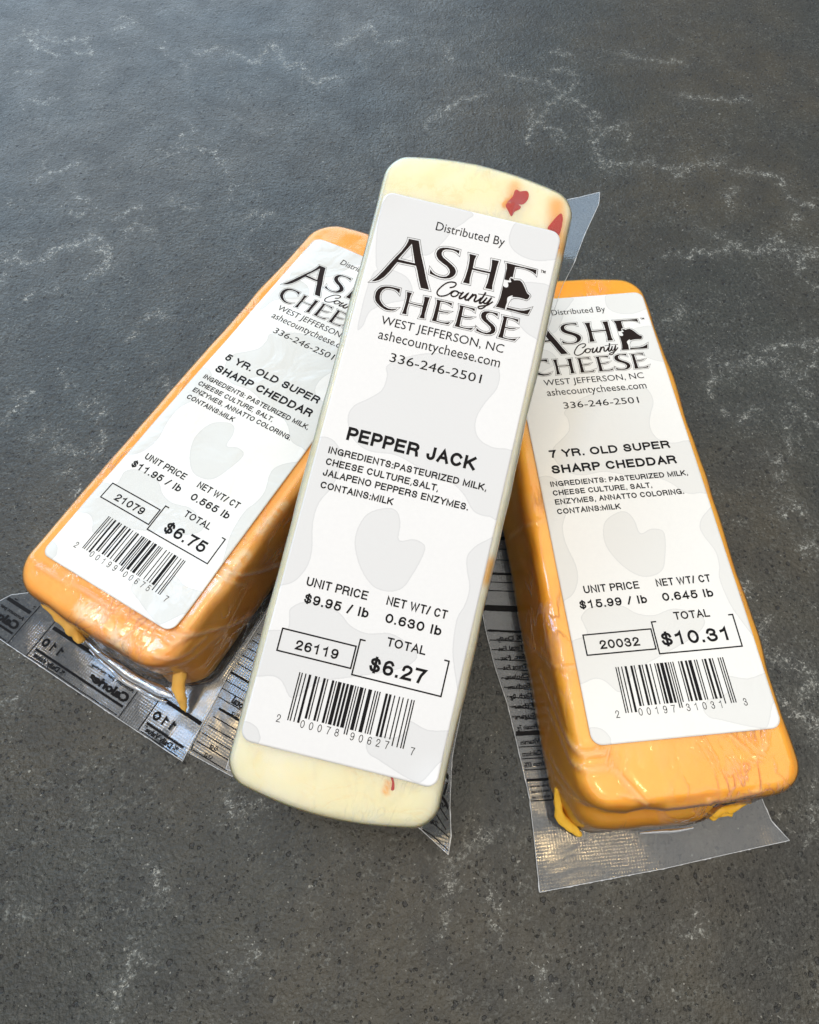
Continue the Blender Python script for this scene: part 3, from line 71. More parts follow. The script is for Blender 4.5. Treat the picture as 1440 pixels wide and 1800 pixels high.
def mixc(nt, fac, a, b):
    n = N(nt, 'Mix', data_type='RGBA')
    for s, x in ((0, fac), (6, a), (7, b)):
        if isinstance(x, (int, float)): n.inputs[s].default_value = x
        elif isinstance(x, tuple): n.inputs[s].default_value = x + (1,)
        else: nt.links.new(x, n.inputs[s])
    return n.outputs[2]
def bump(nt, h, dist, strength=1.0, prev=None):
    n = N(nt, 'Bump'); setin(n, {'Strength': strength, 'Distance': dist}); nt.links.new(h, n.inputs['Height'])
    if prev is not None: nt.links.new(prev, n.inputs['Normal'])
    return n.outputs[0]
def attr(nt, name):
    n = N(nt, 'Attribute'); n.attribute_name = name; return n.outputs['Fac']
def objco(nt): return N(nt, 'TexCoord').outputs['Object']

# quartz countertop, object coordinates are in metres
def mat_counter():
    m, nt, out = mat('dark_quartz')
    L = nt.links.new; co = objco(nt)
    p = N(nt, 'BsdfPrincipled')
    big = noise(nt, co, 9, 4, .55)
    mid = noise(nt, co, 60, 5, .6)
    fine = noise(nt, co, 700, 3, .6)
    grain = noise(nt, co, 2200, 2, .6)
    warm = maprange(nt, big, .38, .62)
    c = mixc(nt, warm, (0.034, 0.037, 0.032), (0.053, 0.046, 0.031))
    c = mixc(nt, maprange(nt, mid, .3, .7, 0, .55), c, (0.024, 0.025, 0.024))
    c = mixc(nt, maprange(nt, fine, .52, .76, 0, .35), c, (0.105, 0.100, 0.082))
    c = mixc(nt, maprange(nt, grain, .5, .8, 0, .35), c, (0.02, 0.02, 0.02))
    # dark pits and specks, of uneven size and outline
    wv = N(nt, 'VectorMath', operation='ADD'); L(co, wv.inputs[0])
    nv = N(nt, 'TexNoise'); setin(nv, {'Scale': 900.0, 'Detail': 2}); L(co, nv.inputs['Vector'])
    sc = N(nt, 'VectorMath', operation='SCALE'); sc.inputs['Scale'].default_value = .0013; L(nv.outputs['Color'], sc.inputs[0]); L(sc.outputs[0], wv.inputs[1])
    wc = wv.outputs[0]
    def spots(scale, keep, r0, r1):
        v = N(nt, 'TexVoronoi'); v.feature = 'F1'; setin(v, {'Scale': scale, 'Randomness': 1.0}); L(wc, v.inputs['Vector'])
        sp = N(nt, 'SeparateColor'); L(v.outputs['Color'], sp.inputs[0])
        sel = math_(nt, 'GREATER_THAN', sp.outputs[0], keep)
        rad = math_(nt, 'ADD', math_(nt, 'MULTIPLY', sp.outputs[1], r1 - r0), r0)
        ins = maprange(nt, math_(nt, 'SUBTRACT', rad, v.outputs['Distance']), 0, .10)
        return math_(nt, 'MULTIPLY', ins, sel)
    pit = math_(nt, 'MAXIMUM', spots(400., .66, .08, .36), spots(850., .60, .12, .42))
    c = mixc(nt, math_(nt, 'MULTIPLY', pit, .85), c, (0.010, 0.010, 0.010))
    fl = math_(nt, 'MAXIMUM', spots(380., .965, .05, .22), spots(1100., .90, .08, .30))
    c = mixc(nt, math_(nt, 'MULTIPLY', fl, .6), c, (0.40, 0.39, 0.34))
    # whitish veins: thin crackle threads and grains that only show along the traced vein field
    a = attr(nt, 'vein')
    def ridge(scale, det, dist): 
        n = noise(nt, co, scale, det, .62, dist)
        return math_(nt, 'SUBTRACT', 1.0, math_(nt, 'MULTIPLY', math_(nt, 'ABSOLUTE', math_(nt, 'SUBTRACT', n, .5)), 17.0))
    r1 = ridge(260, 6, .5); r2 = ridge(620, 4, .4)
    gn = noise(nt, co, 1300, 3, .7); g2 = noise(nt, co, 420, 3, .6)
    thr = math_(nt, 'MAXIMUM', r1, math_(nt, 'MULTIPLY', r2, .85))
    s_ = math_(nt, 'ADD', math_(nt, 'MULTIPLY', thr, .62), math_(nt, 'MULTIPLY', math_(nt, 'SUBTRACT', gn, .5), 1.9))
    s_ = math_(nt, 'ADD', s_, math_(nt, 'MULTIPLY', math_(nt, 'SUBTRACT', g2, .5), 1.3))
    s_ = math_(nt, 'ADD', s_, math_(nt, 'MULTIPLY', a, .40))
    vein = math_(nt, 'MULTIPLY', maprange(nt, s_, .72, 1.30), maprange(nt, a, .04, .55))
    c = mixc(nt, math_(nt, 'MULTIPLY', vein, .85), c, (0.48, 0.48, 0.43))
    dust = math_(nt, 'MULTIPLY', maprange(nt, math_(nt, 'ADD', math_(nt, 'MULTIPLY', thr, .4), gn), .76, 1.05), .14)
    c = mixc(nt, dust, c, (0.30, 0.30, 0.27))
    c = mixc(nt, math_(nt, 'MULTIPLY', a, .07), c, (0.30, 0.31, 0.29))
    # pale speckled clouds between the veins
    cloud = maprange(nt, noise(nt, co, 26, 5, .62), .38, .58)
    cloud = math_(nt, 'ADD', math_(nt, 'MULTIPLY', cloud, .75), math_(nt, 'MULTIPLY', a, .6))
    sp1 = maprange(nt, noise(nt, co, 820, 4, .75), .49, .62); sp2 = maprange(nt, noise(nt, co, 190, 4, .7), .47, .60)
    spk = math_(nt, 'MULTIPLY', sp1, math_(nt, 'ADD', math_(nt, 'MULTIPLY', sp2, .8), .2))
    c = mixc(nt, math_(nt, 'MULTIPLY', math_(nt, 'MULTIPLY', cloud, spk), .62), c, (0.22, 0.225, 0.20))
    dk = maprange(nt, noise(nt, co, 14, 4, .6), .56, .70, 0, .35)
    c = mixc(nt, dk, c, (0.022, 0.022, 0.020))
    L(c, p.inputs['Base Color'])
    L(maprange(nt, mid, .3, .7, .40, .50), p.inputs['Roughness']); p.inputs['Specular IOR Level'].default_value = .40
    # leathered finish: shallow dents plus the pits
    d1 = noise(nt, co, 330, 2, .5); d2 = noise(nt, co, 900, 2, .55)
    h = math_(nt, 'ADD', math_(nt, 'MULTIPLY', d1, .5), math_(nt, 'MULTIPLY', d2, .5))
    h = math_(nt, 'SUBTRACT', h, math_(nt, 'MULTIPLY', pit, .40))
    b = bump(nt, h, 0.0011, .7)
    L(b, p.inputs['Normal'])
    L(p.outputs[0], out.inputs[0]); return m
def N_sep(nt, col):
    s = N(nt, 'SeparateColor'); nt.links.new(col, s.inputs[0]); return s.outputs[0]

def mat_cheese(name, c1, c2, c3, stain=None, sss=.5, radius=(0.006, 0.003, 0.0012)):
    m, nt, out = mat(name); L = nt.links.new; co = objco(nt)
    p = N(nt, 'BsdfPrincipled')
    a = noise(nt, co, 45, 4, .6, .8); b = noise(nt, co, 160, 3, .55)
    c = mixc(nt, maprange(nt, a, .36, .66), c1, c2)
    c = mixc(nt, maprange(nt, b, .55, .75, 0, .35), c, c3)
    cn = noise(nt, co, 75, 4, .6, 1.2)
    cl = maprange(nt, math_(nt, 'ABSOLUTE', math_(nt, 'SUBTRACT', cn, .5)), .022, .0, 0, .30)
    c = mixc(nt, math_(nt, 'MULTIPLY', cl, maprange(nt, a, .42, .6)), c, tuple(x * k for x, k in zip(c3, (.97, .88, .72))))
    if stain:
        st = attr(nt, 'stain')
        c = mixc(nt, maprange(nt, st, .05, .75, 0, .92), c, stain)
        sn = math_(nt, 'ADD', st, math_(nt, 'MULTIPLY', math_(nt, 'SUBTRACT', noise(nt, co, 600, 3, .6), .5), .5))
        c = mixc(nt, maprange(nt, sn, .82, 1.02, 0, .92), c, (0.50, 0.035, 0.0))
    bl = attr(nt, 'bloom'); bn = noise(nt, co, 420, 4, .65)
    f = math_(nt, 'MULTIPLY', maprange(nt, bl, .1, .8), maprange(nt, bn, .30, .56))
    c = mixc(nt, math_(nt, 'MULTIPLY', f, .8), c, (0.95, 0.76, 0.52))
    L(c, p.inputs['Base Color'])
    setin(p, {'Roughness': .42, 'Subsurface Weight': sss, 'Subsurface Radius': radius, 'Subsurface Scale': 1.0,
              'Coat Weight': .1, 'Coat Roughness': .2, 'IOR': 1.4})
    h = math_(nt, 'ADD', noise(nt, co, 260, 3, .6), math_(nt, 'MULTIPLY', noise(nt, co, 900, 2, .5), .35))
    bb = bump(nt, h, 0.00010, .3)
    L(bb, p.inputs['Normal']); L(bb, p.inputs['Coat Normal'])
    L(p.outputs[0], out.inputs[0]); return m

def mat_film(name, haze=.02, rough=.06, tint=(.985, .985, .985), gain=1.6, emboss=0.0, wr=0.0003, wrs=120, wrinkles=0.0):
    """clear plastic film: see-through, with a fresnel gloss and a trace of milky haze"""
    m, nt, out = mat(name); L = nt.links.new; co = objco(nt)
    h = noise(nt, co, wrs, 3, .55, .5)
    n = bump(nt, h, wr, .6)
    if wrinkles:
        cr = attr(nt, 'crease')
        mpw = N(nt, 'Mapping'); mpw.inputs['Scale'].default_value = (1.0, .45, 1.0); mpw.inputs['Rotation'].default_value = (0, 0, R(20)); L(co, mpw.inputs['Vector'])
        def rdg(sc, k):
            q = noise(nt, mpw.outputs[0], sc, 3, .5, .8)
            return math_(nt, 'MAXIMUM', math_(nt, 'SUBTRACT', 1.0, math_(nt, 'MULTIPLY', math_(nt, 'ABSOLUTE', math_(nt, 'SUBTRACT', q, .5)), k)), 0.0)
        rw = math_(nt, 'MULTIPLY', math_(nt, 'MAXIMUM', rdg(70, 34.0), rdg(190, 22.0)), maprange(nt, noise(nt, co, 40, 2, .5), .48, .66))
        n = bump(nt, math_(nt, 'ADD', rw, cr), wrinkles, .8, n)
    if emboss:
        mp = N(nt, 'Mapping'); mp.inputs['Rotation'].default_value = (0, 0, R(45)); L(co, mp.inputs['Vector'])
        sp = N(nt, 'SeparateXYZ'); L(mp.outputs[0], sp.inputs[0])
        k = 2 * math.pi / 0.00115
        wx = math_(nt, 'SINE', math_(nt, 'MULTIPLY', sp.outputs[0], k)); wy = math_(nt, 'SINE', math_(nt, 'MULTIPLY', sp.outputs[1], k))
        e = math_(nt, 'MULTIPLY', wx, wy)
        patch = maprange(nt, noise(nt, co, 55, 2, .5), .38, .58, .15, 1)
        n = bump(nt, math_(nt, 'MULTIPLY', e, patch), emboss, .8, n)
    g = N(nt, 'BsdfGlossy'); setin(g, {'Roughness': rough, 'Color': (1, 1, 1, 1)}); L(n, g.inputs['Normal'])
    t = N(nt, 'BsdfTransparent'); t.inputs[0].default_value = tint + (1,)
    d = N(nt, 'BsdfDiffuse'); setin(d, {'Color': (.55, .72, .95, 1)})  # milky haze, its blue tint painting in reflected daylight
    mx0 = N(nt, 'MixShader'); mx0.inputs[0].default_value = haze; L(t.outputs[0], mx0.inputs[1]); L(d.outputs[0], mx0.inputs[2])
    if wrinkles: L(math_(nt, 'ADD', math_(nt, 'MULTIPLY', math_(nt, 'MAXIMUM', rw, math_(nt, 'MULTIPLY', cr, 1.3)), .11), haze), mx0.inputs[0])  # crease haze: crazed-film whitening that also paints in their highlight lines
    fr = N(nt, 'Fresnel'); fr.inputs['IOR'].default_value = 1.5; L(n, fr.inputs['Normal'])
    f = math_(nt, 'MINIMUM', math_(nt, 'MULTIPLY', fr.outputs[0], gain), .9)
    mx = N(nt, 'MixShader'); L(f, mx.inputs[0]); L(mx0.outputs[0], mx.inputs[1]); L(g.outputs[0], mx.inputs[2])
    L(mx.outputs[0], out.inputs[0]); return m

def mat_simple(name, col, rough=.5, spec=.5, sss=0):
    m, nt, out = mat(name); p = N(nt, 'BsdfPrincipled'); co = objco(nt)
    c = mixc(nt, maprange(nt, noise(nt, co, 500, 3), .3, .7, 0, .25), col, tuple(x * .8 for x in col))
    nt.links.new(c, p.inputs['Base Color'])
    setin(p, {'Roughness': rough, 'Specular IOR Level': spec})
    if sss: setin(p, {'Subsurface Weight': sss, 'Subsurface Radius': (.004, .002, .001), 'Subsurface Scale': 1.0})
    nt.links.new(p.outputs[0], out.inputs[0]); return m

def mat_paper(name, base, tone, gloss=.55, wrinkle=.0):
    m, nt, out = mat(name); L = nt.links.new; co = objco(nt)
    p = N(nt, 'BsdfPrincipled')
    sd = attr(nt, 'patch')       # signed distance to the printed cow patches, mm
    wob = math_(nt, 'MULTIPLY', math_(nt, 'SUBTRACT', noise(nt, co, 1500, 3, .6), .5), .25)
    sd = math_(nt, 'ADD', sd, wob)
    inside = maprange(nt, sd, .06, -.06)
    rim = math_(nt, 'MULTIPLY', maprange(nt, sd, -.5, -.02), inside)
    gr = noise(nt, co, 900, 3, .6)
    c = mixc(nt, maprange(nt, gr, .3, .7, 0, .05), base, (.6, .6, .6))
    c = mixc(nt, math_(nt, 'MULTIPLY', inside, .9), c, tone)
    c = mixc(nt, math_(nt, 'MULTIPLY', rim, .22), c, (.45, .45, .46))
    L(c, p.inputs['Base Color']); setin(p, {'Roughness': gloss, 'Specular IOR Level': .4})
    h = noise(nt, co, 1800, 2, .5)
    b = bump(nt, h, 0.00005, .35)
    if wrinkle: b = bump(nt, noise(nt, co, 60, 3, .5, .8), wrinkle, .7, b)
    L(b, p.inputs['Normal']); L(p.outputs[0], out.inputs[0]); return m

M = {}
M['counter'] = mat_counter()
M['jack'] = mat_cheese('pale_cheese', (0.91, 0.87, 0.67), (0.90, 0.84, 0.58), (0.89, 0.75, 0.45), stain=(0.93, 0.40, 0.01), sss=.65, radius=(.010, .008, .0045))
M['ched5'] = mat_cheese('cheddar_deep', (1.0, 0.53, 0.12), (1.0, 0.47, 0.08), (0.98, 0.57, 0.16), sss=.25)
M['ched7'] = mat_cheese('cheddar_bright', (1.0, 0.53, 0.05), (1.0, 0.48, 0.03), (0.97, 0.43, 0.025), sss=.25)
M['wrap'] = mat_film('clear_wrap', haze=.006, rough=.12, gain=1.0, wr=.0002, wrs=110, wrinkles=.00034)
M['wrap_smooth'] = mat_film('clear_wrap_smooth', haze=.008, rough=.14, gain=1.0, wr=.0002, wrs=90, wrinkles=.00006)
M['flange'] = mat_film('embossed_film', haze=.045, rough=.13, gain=1.15, emboss=.000012, wr=.0005, wrs=50, tint=(.96, .965, .97))
M['fold'] = mat_film('film_fold', haze=.05, rough=.07, gain=5.5, wr=.0005, wrs=120)
M['cut'] = mat_simple('cut_film_edge', (.62, .64, .66), .3)
M['ink'] = mat_simple('black_ink', (.010, .0095, .010), .6, .1)
M['logo_ink'] = mat_simple('brown_black_ink', (.020, .012, .010), .6, .1)
M['paper_C'] = mat_paper('label_paper', (.865, .86, .85), (.755, .755, .75))
M['paper_L'] = mat_paper('glossy_label_paper', (.84, .825, .78), (.70, .695, .655), gloss=.26, wrinkle=.0016)
M['paper_R'] = mat_paper('cream_label_paper', (.855, .835, .785), (.76, .745, .70), gloss=.42, wrinkle=.0006)
M['pepper'] = mat_simple('red_pepper', (.50, .018, .0), .9, .0)

# ---------------------------------------------------------------- mesh helpers
def link(name, me, parent=None, matrl=()):
    o = bpy.data.objects.new(name, me); COL.objects.link(o)
    for m in matrl: me.materials.append(m)
    if parent is not None: o.parent = parent
    return o
def mesh_from(name, V, F, smooth=True):
    me = bpy.data.meshes.new(name); me.from_pydata([tuple(v) for v in V], [], F); me.update()
    if smooth: me.polygons.foreach_set('use_smooth', [True] * len(me.polygons))
    return me
def grid_faces(nu, nv, off=0):
    i = np.arange(nu - 1)[:, None] * nv + np.arange(nv - 1)[None, :] + off
    return np.stack([i, i + nv, i + nv + 1, i + 1], -1).reshape(-1, 4).tolist()
def sstep(x, a, b):
    t = np.clip((x - a) / (b - a), 0, 1); return t * t * (3 - 2 * t)
_rs = np.random.RandomState(11)
_fr = [(_rs.uniform(-1, 1, 3), _rs.uniform(0, 6.28)) for _ in range(24)]
def lump(P, scale, k0=0, n=8):
    """smooth pseudo-noise of points P (mm) with wavelength about `scale` mm, roughly -1..1"""
    s = 0
    for f, ph in _fr[k0:k0 + n]: s = s + np.sin(P @ (f * 6.283 / scale) + ph)
    return s / (n * .5)
def seg_dist(P, poly):
    best = np.full(len(P), 1e9); poly = np.array(poly, float)
    for a, b in zip(poly[:-1], poly[1:]):
        ab = b - a; L2 = ab @ ab + 1e-9
        t = np.clip(((P - a) @ ab) / L2, 0, 1)
        best = np.minimum(best, np.linalg.norm(P - (a + t[:, None] * ab), axis=1))
    return best
def catmull(pts, n=6, closed=False):
    pts = [np.array(p, float) for p in pts]; out = []
    m = len(pts)
    for i in range(m if closed else m - 1):
        if closed: p0, p1, p2, p3 = pts[i - 1], pts[i], pts[(i + 1) % m], pts[(i + 2) % m]
        else: p0, p1, p2, p3 = pts[max(i - 1, 0)], pts[i], pts[i + 1], pts[min(i + 2, m - 1)]
        for k in range(n):
            t = k / n
            out.append(.5 * ((2 * p1) + (-p0 + p2) * t + (2 * p0 - 5 * p1 + 4 * p2 - p3) * t * t + (-p0 + 3 * p1 - 3 * p2 + p3) * t ** 3))
    if not closed: out.append(pts[-1])
    return out

# ---------------------------------------------------------------- countertop
def countertop():
    def axis(a, b, st):
        c = np.arange(a, b + st / 2, st)
        return np.concatenate([[-1.4, -.8, a - .25, a - .08], c, [b + .08, b + .25, b + .8, b + 1.6]])
    X = axis(-.25, .25, .0011); Y = axis(-.055, .455, .0012)
    gx, gy = np.meshgrid(X, Y, indexing='ij'); P = np.stack([gx.ravel() * 1000, gy.ravel() * 1000, 0 * gx.ravel()], 1)
    fld = np.zeros(len(P)); rs = np.random.RandomState(5)
    jig = np.stack([lump(P, 9, 0), lump(P, 9, 8), 0 * P[:, 0]], 1) * 1.7 + np.stack([lump(P, 3.4, 4), lump(P, 3.4, 12), 0 * P[:, 0]], 1) * 1.1
    PJ = P + jig
    for v in DATA['veins']:
        wd = v[0]; pts = np.array([[p[0], p[1], 0] for p in v[1:]])
        lo = pts.min(0) - 12; hi = pts.max(0) + 12
        sel = np.where((P[:, 0] > lo[0]) & (P[:, 0] < hi[0]) & (P[:, 1] > lo[1]) & (P[:, 1] < hi[1]))[0]
        if len(sel) == 0: continue
        dd = seg_dist(PJ[sel], pts)
        fld[sel] = np.maximum(fld[sel], .74 * np.exp(-(dd / (wd * .6)) ** 2) + .42 * np.exp(-(dd / (wd * 3.2)) ** 2))
    # faint veining that goes on everywhere, also outside the picture
    n = np.abs(lump(P, 46, 2, 10)); fld = np.maximum(fld, .55 * np.exp(-(n / .05) ** 2) * sstep(lump(P, 80, 6), .1, .9))
    V = P * MM
    nu, nv = len(X), len(Y); F = grid_faces(nu, nv)
    me = mesh_from('countertop', V, F)
    # slab edge and underside
    a = me.attributes.new('vein', 'FLOAT', 'POINT'); a.data.foreach_set('value', np.clip(fld, 0, 1.2).astype(np.float32))
    o = link('countertop', me, None, [M['counter']])
    o['kind'] = 'structure'
    bm = bmesh.new(); x0, x1, y0, y1 = X[0], X[-1], Y[0], Y[-1]
    q = [bm.verts.new(p) for p in ((x0, y0, 0), (x1, y0, 0), (x1, y1, 0), (x0, y1, 0), (x0, y0, -.03), (x1, y0, -.03), (x1, y1, -.03), (x0, y1, -.03))]
    for f in ((0, 4, 5, 1), (1, 5, 6, 2), (2, 6, 7, 3), (3, 7, 4, 0), (4, 7, 6, 5)): bm.faces.new([q[i] for i in f])
    me2 = bpy.data.meshes.new('counter_edge'); bm.to_mesh(me2); link('counter_edge', me2, o, [M['counter']])
    o['label'] = 'dark grey speckled quartz countertop with broken whitish veins'
    return o
countertop()

# ---------------------------------------------------------------- a block (cheese or its skin) in label coordinates, mm
# u to the right, v up the label (0 at its top edge, -150 at its foot), w out of the label
def block_mesh(name, p, grow=0.0, skin=False, step=.9):
    u0, u1, v0, v1, H = p['u0'] - grow, p['u1'] + grow, p['v0'] - grow, p['v1'] + grow, p['H']
    rp, rt = p['rp'] + grow, p['rt'] + grow
    hu, hv = (u1 - u0) / 2, (v1 - v0) / 2; uc, vc = (u0 + u1) / 2, (v0 + v1) / 2
    # perimeter parameter on the outer outline (counter-clockwise), as (corner centre, direction)
    pts = []
    def side(a, b, n):
        for i in range(n): pts.append(a + (b - a) * i / n)
    A = lambda x, y: np.array([x, y], float)
    na = 14
    ns_u = int(2 * (hu - rp) / step); ns_v = int(2 * (hv - rp) / step)
    seq = []
    for (sx, sy, n, ax) in ((1, -1, ns_v, 'v'), (1, 1, ns_u, 'u'), (-1, 1, ns_v, 'v'), (-1, -1, ns_u, 'u')):
        # arc at corner (sx,sy) then the straight side that follows
        a0 = {(1, -1): -90, (1, 1): 0, (-1, 1): 90, (-1, -1): 180}[(sx, sy)]
        for k in range(na):
            t = R(a0 + 90 * k / na); seq.append((sx, sy, math.cos(t), math.sin(t), None))
        for k in range(n):
            seq.append((sx, sy, None, k / n, ax))
    def outline(d):
        r = max(rp - d, 0.0); cu = hu - d - r; cv = hv - d - r
        o = np.empty((len(seq), 2))
        for i, (sx, sy, c, s, ax) in enumerate(seq):
            if ax is None: o[i] = (sx * cu + r * c, sy * cv + r * s)
            elif ax == 'v': x = sx * (hu - d); o[i] = (x, sx * (-cv + 2 * cv * s))
            else: y = sy * (hv - d); o[i] = (sy * (cu - 2 * cu * s), y)
        return o
    rings = []   # (d, w)
    nin = max(int((hu - rt) / step), 4)
    for i in range(nin): rings.append((hu - .02 - (hu - rt) * i / nin, 0.0))
    for k in range(9):
        a = R(90 * k / 8); rings.append((rt - rt * math.sin(a), -(rt - rt * math.cos(a))))
    nw = max(int((H - rt - 1.2) / step), 4)
    for k in range(1, nw + 1): rings.append((0.0, -rt - (H - rt - 1.2) * k / nw))
    for k in range(1, 5):
        a = R(90 * k / 4); rings.append((1.2 - 1.2 * math.cos(a), -H + 1.2 - 1.2 * math.sin(a)))
    for d in ((2.5, 6, 12, hu - .02) if not skin else ()): rings.append((d, -H))
    P = np.empty((len(rings), len(seq), 3))
    cache = {}
    for i, (d, ww) in enumerate(rings):
        P[i, :, :2] = outline(d) ; P[i, :, 2] = ww
    u = P[..., 0] / hu; vv = P[..., 1] / hv
    # ends bow outward, long sides bow a little
    P[..., 1] += np.where(vv > 0, p['bow_top'], -p['bow_bot']) * (1 - u ** 2) * sstep(np.abs(vv), .82, 1.0)
    P[..., 0] += np.sign(u) * sstep(np.abs(u), .6, 1) * p.get('bow_side', .6) * (1 - vv ** 2)
    P[..., 0] += uc; P[..., 1] += vc
    Q = P.reshape(-1, 3)
    dep = np.clip(-Q[:, 2] / H, 0, 1)
    # flare of the walls toward the base
    hu2 = (Q[:, 0] - uc) / hu; hv2 = (Q[:, 1] - vc) / hv
    fl = p['flare']  # left, right, front, back (mm at base)
    wall = sstep(np.abs(hu2), .8, 1.0); wallv = sstep(np.abs(hv2), .94, 1.0)
    prof = dep ** 1.3
    Q[:, 0] += prof * wall * np.where(hu2 < 0, -fl[0], fl[1])
    fr = fl[2] * np.ones(len(Q))
    Q[:, 1] += prof * wallv * np.where(hv2 < 0, -fr, fl[3])
    if 'extra' in p: p['extra'](Q, dep, skin, hu2, hv2)
    # slack unevenness of the surface
    Pn = Q.reshape(P.shape)
    du = np.roll(Pn, -1, 1) - np.roll(Pn, 1, 1)
    dr = np.empty_like(Pn); dr[1:-1] = Pn[2:] - Pn[:-2]; dr[0] = Pn[1] - Pn[0]; dr[-1] = Pn[-1] - Pn[-2]
    nn = np.cross(du, dr).reshape(-1, 3); ln = np.linalg.norm(nn, axis=1, keepdims=True)
    nn = np.where(ln > 1e-6, nn / np.maximum(ln, 1e-6), np.array([0, 0, 1.0]))
    if nn[int(nin * .6) * len(seq), 2] < 0: nn = -nn
    nn[:nin * len(seq)] = (0, 0, 1)
    inlab = (np.abs(Q[:, 0]) < 25.5) & (Q[:, 1] < .5) & (Q[:, 1] > -150.5) & (Q[:, 2] > -2)
    body = 1 - sstep(dep, .9, 1.0)
    und = p.get('und', .25)
    disp = und * lump(Q, 30, 0) + und * .5 * lump(Q, 11, 5)
    disp = disp * np.where(Q[:, 2] > -1.0, .35, 1.0)
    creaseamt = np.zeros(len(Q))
    for c in DATA['creases'][p['key']]:
        amp, sig = c[0], c[1]; poly = np.array(c[2:], float)
        # lay the crease on the surface: measure without depth for top ones
        top = abs(poly[:, 2]).max() < .01
        if top:
            sel = np.where(Q[:, 2] > -9)[0]; QQ = Q[sel].copy(); QQ[:, 2] = 0
        else:
            ux = poly[:, 0].mean(); sel = np.where(np.abs(Q[:, 0] - ux) < 7)[0]; QQ = Q[sel].copy(); QQ[:, 0] = 0; poly = poly.copy(); poly[:, 0] = 0
        if len(sel) == 0: continue
        dd = seg_dist(QQ, poly)
        sg = max(sig, .42)
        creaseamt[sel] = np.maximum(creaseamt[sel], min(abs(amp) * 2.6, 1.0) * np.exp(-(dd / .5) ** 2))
        disp[sel] += amp * np.exp(-(dd / sg) ** 2) * (1.0 if skin else .75) - amp * .4 * np.exp(-((dd - sg * 2) / sg) ** 2)
    disp = np.where(inlab, und * .35 * lump(Q, 30, 0), disp) if not p.get('wavy') else np.where(inlab, np.minimum(disp, .1) , disp)
    Q = Q + nn * (disp * body)[:, None]
    if skin: Q[:, 2] += grow * np.clip(nn[:, 2], 0, 1)
    nr, ns = P.shape[:2]
    F = []
    i = np.arange(nr - 1)[:, None] * ns + np.arange(ns)[None, :]
    j = np.arange(nr - 1)[:, None] * ns + (np.arange(ns)[None, :] + 1) % ns
    F = np.stack([i, i + ns, j + ns, j], -1).reshape(-1, 4)
    V = to_local(Q, p)
    me = mesh_from(name, V, F.tolist())
    if skin:
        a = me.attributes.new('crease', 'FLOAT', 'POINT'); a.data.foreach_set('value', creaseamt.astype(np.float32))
    if not skin:
        st = np.zeros(len(Q)); bl = np.zeros(len(Q))
        for poly, rad, amt in p.get('stains', ()):
            st = np.maximum(st, amt * np.exp(-(seg_dist(Q * [1, 1, .3], [[a, b, 0] for a, b in poly]) / rad) ** 2))
        for poly, rad, amt in p.get('blooms', ()):
            bl = np.maximum(bl, amt * np.exp(-(seg_dist(Q * [1, 1, .3], [[a, b, 0] for a, b in poly]) / rad) ** 2))
        for nme, arr in (('stain', st), ('bloom', bl)):
            a = me.attributes.new(nme, 'FLOAT', 'POINT'); a.data.foreach_set('value', arr.astype(np.float32))
    bm = bmesh.new(); bm.from_mesh(me); bmesh.ops.remove_doubles(bm, verts=bm.verts, dist=3e-5)
    bmesh.ops.recalc_face_normals(bm, faces=bm.faces)
    bm.to_mesh(me); bm.free()
    return me
def to_local(Q, p):
    Q = np.asarray(Q, float)
    return (Q + np.array([0, 75.0, p['H']])) * MM

# ---------------------------------------------------------------- lettering
def hw_poly(path, wd, closed=False, cap=True):
    """ribbon of width wd along a polyline -> list of quads (as vertex lists), 2-D"""
    P = [np.array(q, float) for q in path]
    Q = [P[0]]
    for q in P[1:]:
        if np.linalg.norm(q - Q[-1]) > 1e-5: Q.append(q)
    P = Q; h = wd / 2; n = len(P)
    if n < 2: return []
    if closed and np.linalg.norm(P[0] - P[-1]) < 1e-5: P = P[:-1]; n -= 1
    def dirn(a, b): d = b - a; return d / np.linalg.norm(d)
    if not closed and cap:
        P[0] = P[0] - dirn(P[0], P[1]) * h * (cap if cap is not True else 1); P[-1] = P[-1] + dirn(P[-2], P[-1]) * h * (cap if cap is not True else 1)
    Lf, Rt = [], []
    for i in range(n):
        if closed: d1 = dirn(P[i - 1], P[i]); d2 = dirn(P[i], P[(i + 1) % n])
        else:
            d1 = dirn(P[i - 1], P[i]) if i else dirn(P[0], P[1]); d2 = dirn(P[i], P[i + 1]) if i < n - 1 else d1
        n1 = np.array([-d1[1], d1[0]]); n2 = np.array([-d2[1], d2[0]]); m = n1 + n2; l = np.linalg.norm(m)
        m = n1 if l < 1e-3 else m / l
        k = min(h / max(m @ n1, .25), h * 2.2)
        Lf.append(P[i] + m * k); Rt.append(P[i] - m * k)
    out = []
    for i in range(n if closed else n - 1):
        j = (i + 1) % n; out.append([Lf[i], Rt[i], Rt[j], Lf[j]])
    return out
def arc(cx, cy, rx, ry, a0, a1, n=9):
    return [(cx + rx * math.cos(R(a0 + (a1 - a0) * i / n)), cy + ry * math.sin(R(a0 + (a1 - a0) * i / n))) for i in range(n + 1)]
